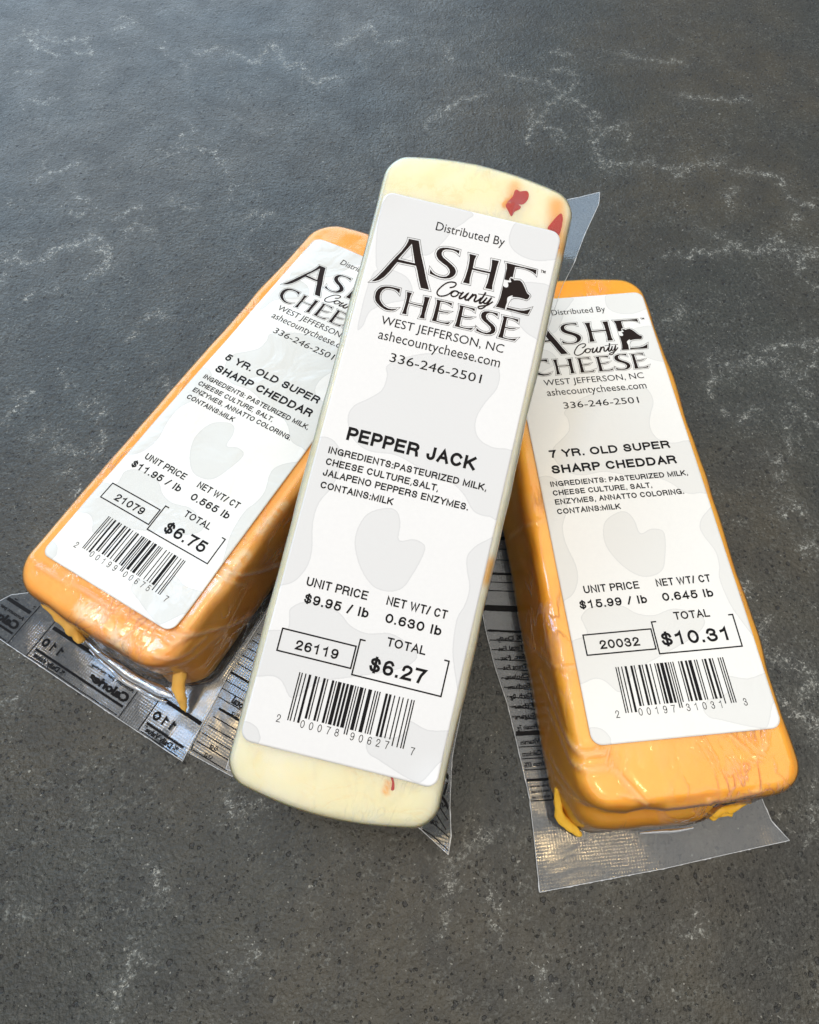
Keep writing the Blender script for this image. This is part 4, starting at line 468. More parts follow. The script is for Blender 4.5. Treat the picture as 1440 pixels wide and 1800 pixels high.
# plain grotesque capitals and figures as skeletons in a unit-high box; width follows the letter
def glyphs():
    g = {}
    W = dict(A=.80, B=.76, C=.80, D=.80, E=.70, F=.66, G=.85, H=.76, I=.12, J=.58, K=.78, L=.62, M=.92, N=.76, O=.86, P=.72, Q=.86, R=.78, S=.74, T=.72, U=.76, V=.80, W=1.14, X=.78, Y=.80, Z=.72)
    s = {}
    s['A'] = [[(0, 0), (.5, 1), (1, 0)], [(.2, .34), (.8, .34)]]
    s['B'] = [[(0, 0), (0, 1), (.55, 1)] + arc(.58, .765, .34, .235, 90, -90) + [(0, .53)], [(0, .53), (.55, .53)] + arc(.6, .265, .4, .265, 90, -90) + [(0, 0)]]
    s['C'] = [arc(.52, .5, .52, .5, 38, 322, 16)]
    s['D'] = [[(0, 0), (0, 1), (.45, 1)] + arc(.45, .5, .55, .5, 90, -90, 12) + [(0, 0)]]
    s['E'] = [[(1, 1), (0, 1), (0, 0), (1, 0)], [(0, .52), (.9, .52)]]
    s['F'] = [[(1, 1), (0, 1), (0, 0)], [(0, .5), (.85, .5)]]
    s['G'] = [arc(.5, .5, .5, .5, 42, 340, 16) + [(.985, .47), (.55, .47)], [(.985, .47), (.985, 0)]]
    s['H'] = [[(0, 0), (0, 1)], [(1, 0), (1, 1)], [(0, .52), (1, .52)]]
    s['I'] = [[(.5, 0), (.5, 1)]]
    s['J'] = [[(1, 1), (1, .3)] + arc(.5, .3, .5, .3, 0, -180, 10)]
    s['K'] = [[(0, 0), (0, 1)], [(.95, 1), (0, .34)], [(.33, .57), (1, 0)]]
    s['L'] = [[(0, 1), (0, 0), (1, 0)]]
    s['M'] = [[(0, 0), (0, 1), (.5, .06), (1, 1), (1, 0)]]
    s['N'] = [[(0, 0), (0, 1), (1, 0), (1, 1)]]
    s['O'] = [arc(.5, .5, .5, .5, 0, 360, 24)]
    s['P'] = [[(0, 0), (0, 1), (.6, 1)] + arc(.6, .73, .4, .27, 90, -90) + [(0, .46)]]
    s['R'] = [[(0, 0), (0, 1), (.6, 1)] + arc(.6, .74, .38, .26, 90, -90) + [(0, .48)], [(.55, .48), (.82, .42), (.93, .25), (1, 0)]]
    s['S'] = [catmull([(.93, .70), (.80, .93), (.48, 1.0), (.14, .90), (.07, .72), (.22, .58), (.55, .49), (.88, .38), (.97, .22), (.82, .05), (.5, 0), (.16, .06), (.02, .28)], 3)]
    s['T'] = [[(0, 1), (1, 1)], [(.5, 1), (.5, 0)]]
    s['U'] = [[(0, 1), (0, .34)] + arc(.5, .34, .5, .34, 180, 360, 10) + [(1, 1)]]
    s['V'] = [[(0, 1), (.5, 0), (1, 1)]]
    s['W'] = [[(0, 1), (.25, 0), (.5, .96), (.75, 0), (1, 1)]]
    s['X'] = [[(0, 0), (1, 1)], [(0, 1), (1, 0)]]
    s['Y'] = [[(0, 1), (.5, .44), (1, 1)], [(.5, .44), (.5, 0)]]
    s['Z'] = [[(0, 1), (1, 1), (0, 0), (1, 0)]]
    for k in s: g[k] = (W[k], s[k])
    dw = .63
    s = {}
    s['0'] = [arc(.5, .5, .5, .5, 0, 360, 20)]
    s['1'] = [[(.12, .76), (.45, .84), (.62, 1), (.62, 0)]]
    s['2'] = [catmull([(.04, .68), (.14, .90), (.48, 1.0), (.88, .88), (.92, .66), (.70, .44), (.30, .22), (.06, 0.0)], 3) + [(1, 0)]]
    s['3'] = [catmull([(.06, .74), (.2, .94), (.5, 1), (.84, .88), (.86, .68), (.68, .54), (.4, .53)], 3), catmull([(.4, .53), (.72, .50), (.96, .34), (.92, .12), (.6, 0), (.24, .03), (.03, .25)], 3)]
    s['4'] = [[(.74, 0), (.74, 1), (0, .26), (1, .26)]]
    s['5'] = [[(.9, 1), (.2, 1), (.1, .5)] + catmull([(.1, .5), (.35, .63), (.66, .64), (.93, .48), (.95, .2), (.72, .02), (.4, 0), (.12, .1), (.02, .26)], 3)[1:]]
    s['6'] = [catmull([(.92, .84), (.76, .98), (.46, 1), (.16, .86), (.04, .55), (.05, .3), (.2, .06), (.5, 0), (.82, .06), (.98, .30), (.84, .52), (.52, .58), (.2, .50), (.06, .32)], 3)]
    s['7'] = [[(0, 1), (1, 1), (.62, .55), (.42, 0)]]
    s['8'] = [arc(.5, .765, .40, .235, 0, 360, 16), arc(.5, .265, .5, .265, 0, 360, 18)]
    s['9'] = [[(1 - x, 1 - y) for x, y in s['6'][0]]]
    s['$'] = [catmull([(.93, .72), (.80, .91), (.48, .97), (.14, .88), (.07, .72), (.22, .58), (.55, .49), (.88, .38), (.97, .22), (.82, .07), (.5, .03), (.16, .08), (.02, .28)], 3), [(.5, -.08), (.5, 1.08)]]
    for k in s: g[k] = (dw, s[k])
    g['.'] = (.02, [[(.5, 0), (.5, .012)]]); g[','] = (.06, [[(.8, 0), (.8, .02), (.2, -.17)]])
    g[':'] = (.02, [[(.5, 0), (.5, .012)], [(.5, .62), (.5, .632)]])
    g['/'] = (.44, [[(0, 0), (1, 1)]]); g['l'] = (.02, [[(.5, 0), (.5, 1)]])
    g['b'] = (.56, [[(0, 1), (0, 0)], arc(.5, .355, .5, .355, 0, 360, 18)])
    g['g'] = (.56, [arc(.5, .355, .5, .355, 0, 360, 18), [(1, .7), (1, -.1)] + arc(.5, -.08, .5, .2, 0, -160, 8)])
    g['%'] = (.9, [arc(.2, .75, .2, .25, 0, 360, 12), arc(.8, .25, .2, .25, 0, 360, 12), [(.25, 0), (.75, 1)]])
    g['*'] = (.3, [[(0, .7), (1, 1)], [(0, 1), (1, .7)], [(.5, .62), (.5, 1.05)]])
    return g
GL = glyphs()
class Print:
    """flat print collected as 2-D polygons in label mm, laid on a surface later"""
    def __init__(s): s.V = []; s.F = []; s.k = 0
    def poly(s, pts, lift=0.0):
        b = len(s.V); s.V += [(float(x), float(y), lift) for x, y in pts]; s.F.append(list(range(b, b + len(pts))))
    def tess(s, loops, lift=0.0):
        tri = tessellate_polygon([[Vector((x, y, 0)) for x, y in l] for l in loops])
        b = len(s.V); flat = [q for l in loops for q in l]
        s.V += [(float(x), float(y), lift) for x, y in flat]; s.F += [[b + i for i in t] for t in tri]
    def ribbon(s, path, wd, closed=False, cap=True, lift=0.0):
        # cut long segments so they follow the surface
        q = []
        for a, b in zip(path, list(path[1:]) + ([path[0]] if closed else [])):
            n = max(1, int(math.hypot(b[0] - a[0], b[1] - a[1]) / 1.0))
            for i in range(n): q.append((a[0] + (b[0] - a[0]) * i / n, a[1] + (b[1] - a[1]) * i / n))
        if not closed: q.append(tuple(path[-1]))
        for f in hw_poly(q, wd, closed, cap): s.poly(f, lift)
    def text(s, t, u0, u1, base, cap, wt, mirror=False, gap=None):
        """set text so its outer edges run from u0 to u1"""
        h = wt * cap / 2
        xs = []; x = 0.0; sb = .155 * cap
        for ch in t:
            if ch == ' ': x += .40 * cap; continue
            wg = max(GL[ch][0] * cap, 2.1 * h); xs.append((ch, x, wg)); x += wg + (.135 if ch.isalpha() else .115) * cap
            if ch in 'TLYFPVA' : x -= .05 * cap
            if ch == '1': x += .02 * cap
        last = xs[-1]; total = last[1] + max(last[2], 2 * h)
        k = (u1 - u0) / total
        for ch, xx, wg in xs:
            for st in GL[ch][1]:
                w_ = max(wg * k, 2 * h)
                pts = [(u0 + xx * k + h + (w_ - 2 * h) * a, base + h + (cap - 2 * h) * b) for a, b in st]
                if mirror: pts = [(u1 + u0 - a, b) for a, b in pts]
                if len(pts) > 3 and math.hypot(pts[0][0] - pts[-1][0], pts[0][1] - pts[-1][1]) < 1e-4: cl = True; pts = pts[:-1]
                else: cl = False
                s.k = (s.k + 1) % 7
                s.ribbon_raw(pts, wt * cap, cl, s.k * .0006)
    def ribbon_raw(s, pts, wd, cl, lift):
        for f in hw_poly(pts, wd, cl, True): s.poly(f, lift)
    def humanist(s, t, u0, u1, base, cap, bold=0.0, mirror=False):
        c = bpy.data.curves.new('t', 'FONT'); c.body = t; c.offset = bold; c.resolution_u = 3
        o = bpy.data.objects.new('t', c); me = bpy.data.meshes.new_from_object(o)
        n = len(me.vertices); co = np.empty(n * 3); me.vertices.foreach_get('co', co); co = co.reshape(-1, 3)[:, :2]
        x0, x1 = co[:, 0].min(), co[:, 0].max(); ky = cap / .69
        b = len(s.V)
        X = u0 + (co[:, 0] - x0) / (x1 - x0) * (u1 - u0)
        if mirror: X = u0 + u1 - X
        s.V += [(float(a), float(base + y * ky), 0.0) for a, y in zip(X, co[:, 1])]
        s.F += [[b + i for i in pl.vertices] for pl in me.polygons]
        bpy.data.objects.remove(o); bpy.data.curves.remove(c); bpy.data.meshes.remove(me)
    def build(s, name, p, parent, m, surf, lift):
        V = np.array(s.V); W = surf(V[:, 0], V[:, 1]) + lift + V[:, 2]
        me = mesh_from(name, to_local(np.stack([V[:, 0], V[:, 1], W], 1), p), s.F, False)
        # turn every face up
        bm = bmesh.new(); bm.from_mesh(me)
        for f in bm.faces:
            if f.normal.z < 0: f.normal_flip()
        bm.to_mesh(me); bm.free()
        return link(name, me, parent, [m])

def offset_loop(l, d):
    """offset a closed loop outward by d (keeps sharp corners within a limit)"""
    l = [np.array(q, float) for q in l]; n = len(l)
    area2 = sum(l[i][0] * l[(i + 1) % n][1] - l[(i + 1) % n][0] * l[i][1] for i in range(n))
    sg = -1 if area2 > 0 else 1
    out = []
    for i in range(n):
        d1 = l[i] - l[i - 1]; d2 = l[(i + 1) % n] - l[i]; d1 /= np.linalg.norm(d1); d2 /= np.linalg.norm(d2)
        n1 = sg * np.array([-d1[1], d1[0]]); n2 = sg * np.array([-d2[1], d2[0]])
        m = n1 + n2; ln = np.linalg.norm(m); m = n1 if ln < .05 else m / ln
        out.append(l[i] + m * min(d / max(m @ n1, .3), d * 2.6))
    return out

def upc(code):
    Lc = ['0001101', '0011001', '0010011', '0111101', '0100011', '0110001', '0101111', '0111011', '0110111', '0001011']
    s = '101' + ''.join(Lc[int(c)] for c in code[:6]) + '01010'
    s += ''.join(''.join('10'[int(b)] for b in Lc[int(c)]) for c in code[6:]) + '101'
    return s

def label_prints(p, lab, surf):
    pr = Print()
    pr.humanist('Distributed By', -8.95, 10.3, -7.65, 2.5)
    pr.humanist('WEST JEFFERSON, NC', -17.1, 16.7, -37.35, 2.35)
    pr.humanist('ashecountycheese.com', -16.8, 16.6, -41.5, 2.75)
    pr.humanist('336-246-2501', -12.3, 12.7, -46.95, 2.45)
    for t, a, b, base, cap, wt in p['text']: pr.text(t, a, b, base, cap, wt)
    pr.text('UNIT PRICE', -18.7, -2.7, -109.5, 2.25, .175)
    pr.text('NET WT/ CT', 2.3, 18.1, -109.4, 2.25, .175)
    pr.text('TOTAL', 4.8, 14.9, -119.4, 2.25, .175)
    pr.build('printed_lettering', p, lab, M['ink'], surf, .075)
    bx = Print(); t = .38
    bx.ribbon([(-21.6, -121.3), (-2.5, -121.3), (-2.5, -126.9), (-21.6, -126.9)], t, True)
    bx.ribbon([(-.7, -119.4), (-1.85, -119.4), (-1.85, -128.3), (21.15, -128.3), (21.15, -119.4), (20.1, -119.4)], t, False)
    bx.build('price_frames', p, lab, M['ink'], surf, .07)
    bc = Print(); s = upc(p['upc']); x0, x1 = -14.75, 15.05; mw = (x1 - x0) / 95
    i = 0
    while i < 95:
        if s[i] == '1':
            j = i
            while j < 95 and s[j] == '1': j += 1
            longb = i < 10 or i >= 85 or 45 <= i < 50
            y1 = -142.75 if longb else -141.35
            a, b = x0 + (i + .02) * mw, x0 + (j - .02) * mw
            for k in range(4):
                ya = -130.75 + (y1 + 130.75) * k / 4; yb = -130.75 + (y1 + 130.75) * (k + 1) / 4
                bc.poly([(a, yb), (b, yb), (b, ya), (a, ya)])
            i = j
        else: i += 1
    c = p['upc']
    def digit(ch, uc): bc.text(ch, uc - .52, uc + .52, -143.75, 1.9, .095)
    digit(c[0], -16.9); digit(c[11], 17.3)
    for k in range(5):
        digit(c[1 + k], x0 + (12.7 + 7.0 * k) * mw); digit(c[6 + k], x0 + (53.3 + 7.0 * k) * mw)
    bc.build('barcode', p, lab, M['ink'], surf, .07)
    # logo
    lg = Print(); G = DATA['logo']; k = 0
    sm = {'S': 2, 'C2': 2, 'S2': 2, 'cow': 2}
    for key in ('A', 'S', 'H', 'Etop', 'Ebot', 'cow', 'C2', 'H2', 'E0', 'E1', 'E2', 'S2'):
        loops = G[key]
        lg.tess(loops, .0)
        if key not in ('Etop', 'Ebot', 'cow'):
            off = .40 if key in ('A', 'S', 'H') else .34
            lg.ribbon(offset_loop(loops[0], off), .10, True, lift=.002)
            if len(loops) > 1: lg.ribbon(offset_loop(loops[1], -.30), .10, True, lift=.002)
    lg.ribbon(G['Eline'][0], .11, True, lift=.002)
    wds = [.40, .50, .50, .50, .50, .2, .45, .40]
    for st, wd in zip(G['county'], wds):
        lg.ribbon_raw(catmull(st, 5), wd, False, .003)
    lg.humanist('TM', 21.6, 23.0, -12.6, .8, .02)
    lg.build('printed_logo', p, lab, M['logo_ink'], surf, .072)

def poly_sdf(P, poly):
    poly = np.array(catmull(poly, 4, True)); d = np.full(len(P), 1e9); ins = np.zeros(len(P), bool)
    for a, b in zip(poly, np.roll(poly, -1, 0)):
        ab = b - a; t = np.clip(((P - a) @ ab) / (ab @ ab + 1e-12), 0, 1)
        d = np.minimum(d, np.linalg.norm(P - (a + t[:, None] * ab), axis=1))
        c = ((a[1] > P[:, 1]) != (b[1] > P[:, 1])) & (P[:, 0] < (b[0] - a[0]) * (P[:, 1] - a[1]) / (b[1] - a[1] + 1e-12) + a[0])
        ins ^= c
    return np.where(ins, -d, d)

def make_label(p, root, surf):
    st = .5; U = np.arange(-25, 25.001, st); Vv = np.arange(-150, .001, st)
    gu, gv = np.meshgrid(U, Vv, indexing='ij'); rc = 2.9
    # round the corners by squeezing the grid
    u = gu.ravel().copy(); v = gv.ravel().copy(); hu, hv = 25., 75.
    x = u; y = v + 75; ix = np.clip(x, -hu + rc, hu - rc); iy = np.clip(y, -hv + rc, hv - rc)
    dx, dy = x - ix, y - iy; l2 = np.hypot(dx, dy); li = np.maximum(np.abs(dx), np.abs(dy)); k = np.where(l2 > 1e-9, li / np.maximum(l2, 1e-9), 1)
    u = ix + dx * k; v = iy + dy * k - 75
    P2 = np.stack([u, v], 1); sdf = np.full(len(u), 1e9)
    for poly in DATA['logo']['patch']: sdf = np.minimum(sdf, poly_sdf(P2, poly))
    W = surf(u, v) + .03
    n = len(u); top = to_local(np.stack([u, v, W], 1), p)
    F = grid_faces(len(U), len(Vv))
    me = mesh_from('price_label', top, F)
    a = me.attributes.new('patch', 'FLOAT', 'POINT'); a.data.foreach_set('value', np.clip(sdf, -20, 20).astype(np.float32))
    bm = bmesh.new(); bm.from_mesh(me)
    if sum(f.normal.z for f in list(bm.faces)[:50]) < 0: bmesh.ops.reverse_faces(bm, faces=bm.faces)
    # paper thickness
    be = [e for e in bm.edges if e.is_boundary]
    r = bmesh.ops.extrude_edge_only(bm, edges=be)
    for g in r['geom']:
        if isinstance(g, bmesh.types.BMVert): g.co.z -= .00035
    bm.to_mesh(me); bm.free()
    lab = link('price_label', me, root, [M[p['paper']]])
    label_prints(p, lab, surf)
    return lab

# ---------------------------------------------------------------- film sheets round the base
def interp(pts, x):
    pts = sorted(pts); return np.interp(x, [a for a, b in pts], [b for a, b in pts])
def film_sheet(name, p, root, left, right, front, back, zf, base, st=.8, edge=True, matl='flange', sh=(0, 0)):
    """sheet between left(v), right(v), front(u), back(u) given as point lists; zf(u,v) is its height above base"""
    v_min = min(b for a, b in front); v_max = max(b for a, b in back)
    nv = int((v_max - v_min) / 1.4); nu = int(90 / st)
    T = np.linspace(0, 1, nv); S = np.linspace(0, 1, nu)
    gs, gt = np.meshgrid(S, T, indexing='ij')
    v = v_min + (v_max - v_min) * gt; ul = interp(left, v); ur = interp(right, v); u = ul + (ur - ul) * gs
    for _ in range(2):
        vf = interp(front, u); vb = interp(back, u); v = vf + (vb - vf) * gt
        ul = interp(left, v); ur = interp(right, v); u = ul + (ur - ul) * gs
    u = u.ravel(); v = v.ravel(); W = base + zf(u, v)
    V = np.stack([u + sh[0], v + sh[1], W], 1); F = grid_faces(nu, nv)
    me = mesh_from(name, to_local(V, p), F)
    o = link(name, me, root, [M[matl]])
    if edge:
        ids = [i * nv for i in range(nu)] + [(nu - 1) * nv + j for j in range(nv)] + [i * nv + nv - 1 for i in range(nu - 1, -1, -1)] + [j for j in range(nv - 1, -1, -1)]
        L = V[ids]; n = len(L); rs = np.random.RandomState(len(name))
        c = L[:, :2].mean(0); VV = []; FF = []
        for i in range(n):
            tdir = L[(i + 1) % n] - L[i - 1]; nn = np.array([tdir[1], -tdir[0], 0]); nn /= (np.linalg.norm(nn) + 1e-9)
            wd = .10 + .05 * rs.rand() + (.16 * rs.rand() if rs.rand() < .15 else 0)
            a = L[i] - nn * wd * .2; b = L[i] + nn * wd
            VV += [a + [0, 0, .05], b + [0, 0, .05], b - [0, 0, .12], a - [0, 0, .12]]
        for i in range(n):
            j = (i + 1) % n
            for k in range(4):
                FF.append([4 * i + k, 4 * j + k, 4 * j + (k + 1) % 4, 4 * i + (k + 1) % 4])
        me = mesh_from('film_cut_edge', to_local(np.array(VV), p), FF)
        link('film_cut_edge', me, o, [M['cut']])
    return o

def squeezed(p, root, path, radii, seed=0):
    """a tongue of soft cheese pressed out at the foot of the block"""
    q = catmull(path, 5); rr = [float(x) for x in np.interp(np.linspace(0, 1, len(q)), np.linspace(0, 1, len(radii)), radii)]
    V = []; F = []; n = 14
    for i, c in enumerate(q):
        t = q[min(i + 1, len(q) - 1)] - q[max(i - 1, 0)]; t /= np.linalg.norm(t)
        a = np.cross(t, [0.2, .1, 1]); a /= np.linalg.norm(a); b = np.cross(t, a)
        for k in range(n):
            th = 2 * math.pi * k / n
            V.append(c + (a * math.cos(th) + b * math.sin(th) * .7) * rr[i] * .66)
    for i in range(len(q) - 1):
        for k in range(n): F.append([i * n + k, i * n + (k + 1) % n, (i + 1) * n + (k + 1) % n, (i + 1) * n + k])
    F.append(list(range(n))[::-1]); F.append([(len(q) - 1) * n + k for k in range(n)])
    V = np.array(V); V = V + np.stack([lump(V + seed * 7, 3.5, 1), lump(V + seed * 5, 3.5, 6), lump(V - seed, 4, 10)], 1) * .42 + np.stack([lump(V, 1.6, 3), lump(V, 1.6, 8), lump(V, 1.5, 12)], 1) * .16
    V[:, 2] = np.maximum(V[:, 2], -p['H'] + .3)
    me = mesh_from('squeezed_cheese', to_local(V, p), F)
    for nme in ('stain', 'bloom'): me.attributes.new(nme, 'FLOAT', 'POINT')
    return link('squeezed_cheese', me, root, [M[p['mat']]])

def package(p, label):
    root = bpy.data.objects.new('cheese_package', None); COL.objects.link(root)
    root.empty_display_size = .02
    O = Vector(p['o']) * MM
    rot = Matrix.Rotation(R(p['rot'][2]), 4, 'Z') @ Matrix.Rotation(R(p['rot'][1]), 4, 'Y') @ Matrix.Rotation(R(p['rot'][0]), 4, 'X')
    root.matrix_world = Matrix.Translation(O) @ rot @ Matrix.Translation(Vector((0, -75, -p['H'] - .6)) * MM)
    root['label'] = label; root['category'] = 'cheese'; root['group'] = 'vacuum packed cheese sticks'
    link('cheese_block', block_mesh('cheese_block', p), root, [M[p['mat']]])
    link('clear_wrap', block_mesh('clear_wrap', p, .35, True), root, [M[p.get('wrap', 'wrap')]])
    wav = p.get('wave', .0)
    def surf(u, v):
        Q = np.stack([u, v, 0 * u], 1)
        w_ = p.get('lift', .62) + p.get('und', .25) * .35 * lump(Q, 30, 0)
        w_ = w_ + wav * lump(Q, 24, 9)
        for cu, cv, hgt in p.get('curl', ()):
            w_ = w_ + hgt * np.clip(1 - np.hypot(u - cu, v - cv) / 9.0, 0, 1) ** 2
        # paper follows the rounding near the long edges
        e = p.get('drop', 0); w_ = w_ - e * np.clip((-u - 19) / 6, 0, 1) ** 2
        return w_
    make_label(p, root, surf)
    return root

# ---------------------------------------------------------------- the three packages
J = DATA['logo']
ING = [('CHEESE CULTURE, SALT,', -21.7, 9.1, -78.0, 1.82, .19), ('ENZYMES, ANNATTO COLORING.', -21.6, 18.2, -81.05, 1.82, .19), ('CONTAINS:MILK', -21.6, -2.2, -84.3, 1.82, .19)]

def exC(Q, dep, skin, hu2, hv2):   # unseen thickness added underneath, closing the gap to deepen the contact shadow
    Q[:, 2] -= 5.5 * sstep(dep, .4, 1.0) * sstep(Q[:, 1], -122, -84)
# --- pale pepper jack stick, leaning across the other two
pC = dict(key='C', wrap='wrap_smooth', mat='jack', paper='paper_C', o=(19.333, 148.097, 77.737), rot=(17.4472, 5.6405, -13.808), H=26.8,
          extra=exC, u0=-26.5, u1=26.7, v0=-159.4, v1=11.0, curl=((25, -150, .9), (-25, 0, .3)), rp=5.2, rt=1.5, bow_top=3.9, bow_bot=3.9, bow_side=.2,
          flare=(-1.2, .0, -.5, .5), und=.22, upc='200078906277',
          text=[('PEPPER JACK', -18.2, 16.4, -70.35, 3.6, .215), ('INGREDIENTS:PASTEURIZED MILK,', -21.9, 20.6, -74.9, 1.82, .19),
                ('CHEESE CULTURE,SALT,', -21.8, 8.4, -78.0, 1.82, .19), ('JALAPENO PEPPERS ENZYMES.', -21.8, 17.1, -81.0, 1.82, .19),
                ('CONTAINS:MILK', -21.6, -2.2, -84.3, 1.82, .19),
                ('$9.95 / lb', -18.2, -1.4, -113.85, 2.4, .195), ('0.630 lb', 3.0, 17.6, -113.8, 2.4, .195),
                ('26119', -17.4, -6.3, -125.6, 2.45, .185), ('$6.27', 1.9, 16.3, -126.5, 3.7, .19)],
          stains=[([(9.5, 10.8), (10, 6)], 2.5, .5), ([(22, 8), (24, 0), (25.5, -4)], 3.2, .6), ([(22.5, 1.8), (23.5, -1), (24.5, -4)], 1.5, 1.25), ([(9.2, 6.5), (8, 4.5)], 1.0, 1.1), ([(13.4, -152), (13.2, -154)], 1.1, .6),
                  ([(-14, -154), (-11, -156)], 2.4, .10), ([(0, -156), (5, -158)], 3, .10), ([(-16, 4), (-13, 6)], 2.6, .10), ([(-28.8, -60), (-28.8, -64)], 2.0, .5),
                  ([(26, -93), (26, -97)], 2.4, .6), ([(-28.8, -120), (-28.8, -124)], 2.0, .25), ([(26, -118), (26, -122)], 2.0, .2)])
C_ = package(pC, 'pale pepper jack cheese stick leaning across the two orange ones')
for i, pts in enumerate(DATA['pep']):
    pts2 = [np.array(q[:2], float) for q in pts]
    c = sum(pts2) / len(pts2)
    lo = catmull(pts2, 4, True) if i != 3 else catmull(pts2, 3, True)
    V = []; F = []; n = len(lo)
    rings = ((1.0, .05), (.9, .22), (.5, .27))
    for k, h in rings:
        for j, q in enumerate(lo):
            z = c + (q - c) * k
            # on the rounded shoulder the chip sits lower
            dz = -max(0, z[0] - 23.4) ** 2 * .16 - max(0, z[1] - 9.5) ** 2 * .1
            V.append((z[0], z[1], h + dz + .03 * math.sin(j * 1.7 + k * 5)))
    for r_ in range(2):
        for j in range(n): F.append([r_ * n + j, r_ * n + (j + 1) % n, (r_ + 1) * n + (j + 1) % n, (r_ + 1) * n + j])
    V.append((c[0], c[1], .28 - max(0, c[0] - 23.4) ** 2 * .16))
    for j in range(n): F.append([2 * n + j, 2 * n + (j + 1) % n, 3 * n])
    link('pepper_piece', mesh_from('pepper_piece', to_local(np.array(V), pC), F), C_, [M['pepper']])

def zC(u, v):
    z = .25 * lump(np.stack([u, v, 0 * u], 1), 22, 3) * sstep(np.abs(u), 26, 30)
    # upper right flap stands up, lower right corner curls down
    z = z + .80 * np.clip(u - 27, 0, 20) * sstep(v, -30, 12)
    z = z + (.31 * np.clip(u - 27, 0, 20) + .39 * np.clip(-v - 158, 0, 20)) * sstep(-v, 148, 160)
    return np.maximum(z, -.0)
fC = film_sheet('sealed_flange', pC, C_, left=[(-174, -31), (-60, -30), (33, -29)], right=[(-173, 34.9), (-167, 34.6), (-161, 33.1), (-154, 32.0), (-148, 31.0), (-133, 30.6), (-94, 29.2), (-55, 28.4), (-22, 30.0), (-11, 31.0), (-1, 31.9), (5, 33.4), (15, 34.6), (25, 36.6), (30, 36.0)],
           front=[(-31, -165.5), (20, -165.5), (26, -168.0), (31, -170.0), (35.0, -171.6)], back=[(-29, 11), (20, 22), (28, 29), (37.5, 29.0)], zf=zC, base=-26.6)
pr = Print()
for v, t in ((-153, 1.2), (-158.9, .75), (-161.6, .32), (-164.0, .3), (-166.3, .3), (-169.0, .3)):
    pr.ribbon([(27.6 - max(0, -v - 163) * .1, v + .9), (30, v + .3), (36 if v < -165 else 33, v - 2.2)], t)
pr.ribbon([(31.2, -155.2), (30.9, -158.2)], .6)
pr.text('2%', 28.6, 30.6, -166.2, 1.2, .16, True)
pr.humanist('Amt', 29.0, 32.6, -161.4, 1.5, .02, True)
for v in range(-150, -6, 4): pr.ribbon([(26.8, v + .2), (28.9, v - .3)], .45)
def clipright(u, v): return zC(u, v)
pr.V = [(min(x, float(interp([(-172, 35.0), (-166, 34.0), (-160, 32.5), (-153, 31.2), (-148, 30.0), (-120, 29.0), (-6, 29)], y)) - .1), y, z) for x, y, z in pr.V]
pr.build('nutrition_print', pC, fC, M['ink'], lambda u, v: -26.6 + zC(u, v), .05)

# --- five year cheddar, left
def exL(Q, dep, skin, hu2, hv2):
    front = sstep(-hv2, .94, 1.0)
    if not skin:   # the cheese draws back under its front lip, the film goes straight down
        Q[:, 1] += front * 6.5 * sstep(dep, .42, .70) * (1 - .95 * sstep(Q[:, 0], 13, 25))
        Q[:, 0] += -(sstep(hu2, .85, 1.0)) * 2.0 * sstep(dep, .75, 1.0)
    else:
        Q[:, 1] += -front * 1.0 * sstep(dep, .3, 1.0) * np.sin(np.clip((Q[:, 0] + 12) / 40, 0, 1) * 3.14)
pL = dict(key='L', lift=.95, mat='ched5', paper='paper_L', o=(-12.611, 187.538, 24.750), rot=(0, 0, -30.7764), H=24.1,
          u0=-29.2, u1=29.3, v0=-160.6, v1=9.4, rp=9.5, rt=3.0, bow_top=4.4, bow_bot=1.0, bow_side=.9,
          flare=(.5, 5.5, 2.2, 1.0), und=.38, upc='200199006757', extra=exL, wave=.22, drop=.5, curl=((25, -150, .7),),
          text=[('5 YR. OLD SUPER', -20.4, 18.3, -64.8, 2.8, .215), ('SHARP CHEDDAR', -20.4, 19.0, -70.45, 2.95, .22), ('INGREDIENTS: PASTEURIZED MILK,', -21.9, 21.1, -74.85, 1.82, .19)] + ING +
               [('$11.95 / lb', -20.9, -1.3, -113.7, 2.4, .195), ('0.565 lb', 3.0, 17.6, -113.8, 2.4, .195), ('21079', -17.5, -6.3, -125.6, 2.45, .185), ('$6.75', 2.4, 17.8, -126.5, 3.7, .19)],
          blooms=[([(-2, -157), (3, -156.5)], 2.8, 1.3), ([(11, -158.5), (14, -159)], 2.6, 1.3), ([(27, -134), (28.5, -120)], 2.0, .8), ([(28, -112), (29, -100)], 1.6, .7), ([(29, -84), (30, -78)], 1.6, .7), ([(-6, -152.5), (8, -153)], 1.6, .3), ([(20, -155), (25, -157)], 2, .35)])
L_ = package(pL, 'deep orange five year cheddar stick with white label, on the left')
squeezed(pL, L_, [(-22, -159.6, -8), (-17.5, -161.6, -12), (-12.0, -163.6, -16.5), (-8.6, -165.2, -19.4), (-7.6, -165.9, -21)], [2.4, 2.9, 2.7, 2.0, .9], 1)
squeezed(pL, L_, [(27.0, -154, -10), (29.8, -161.6, -16.0), (32.2, -164.6, -20.0), (33.2, -166.0, -22.4)], [3.2, 2.9, 1.7, .6], 3)
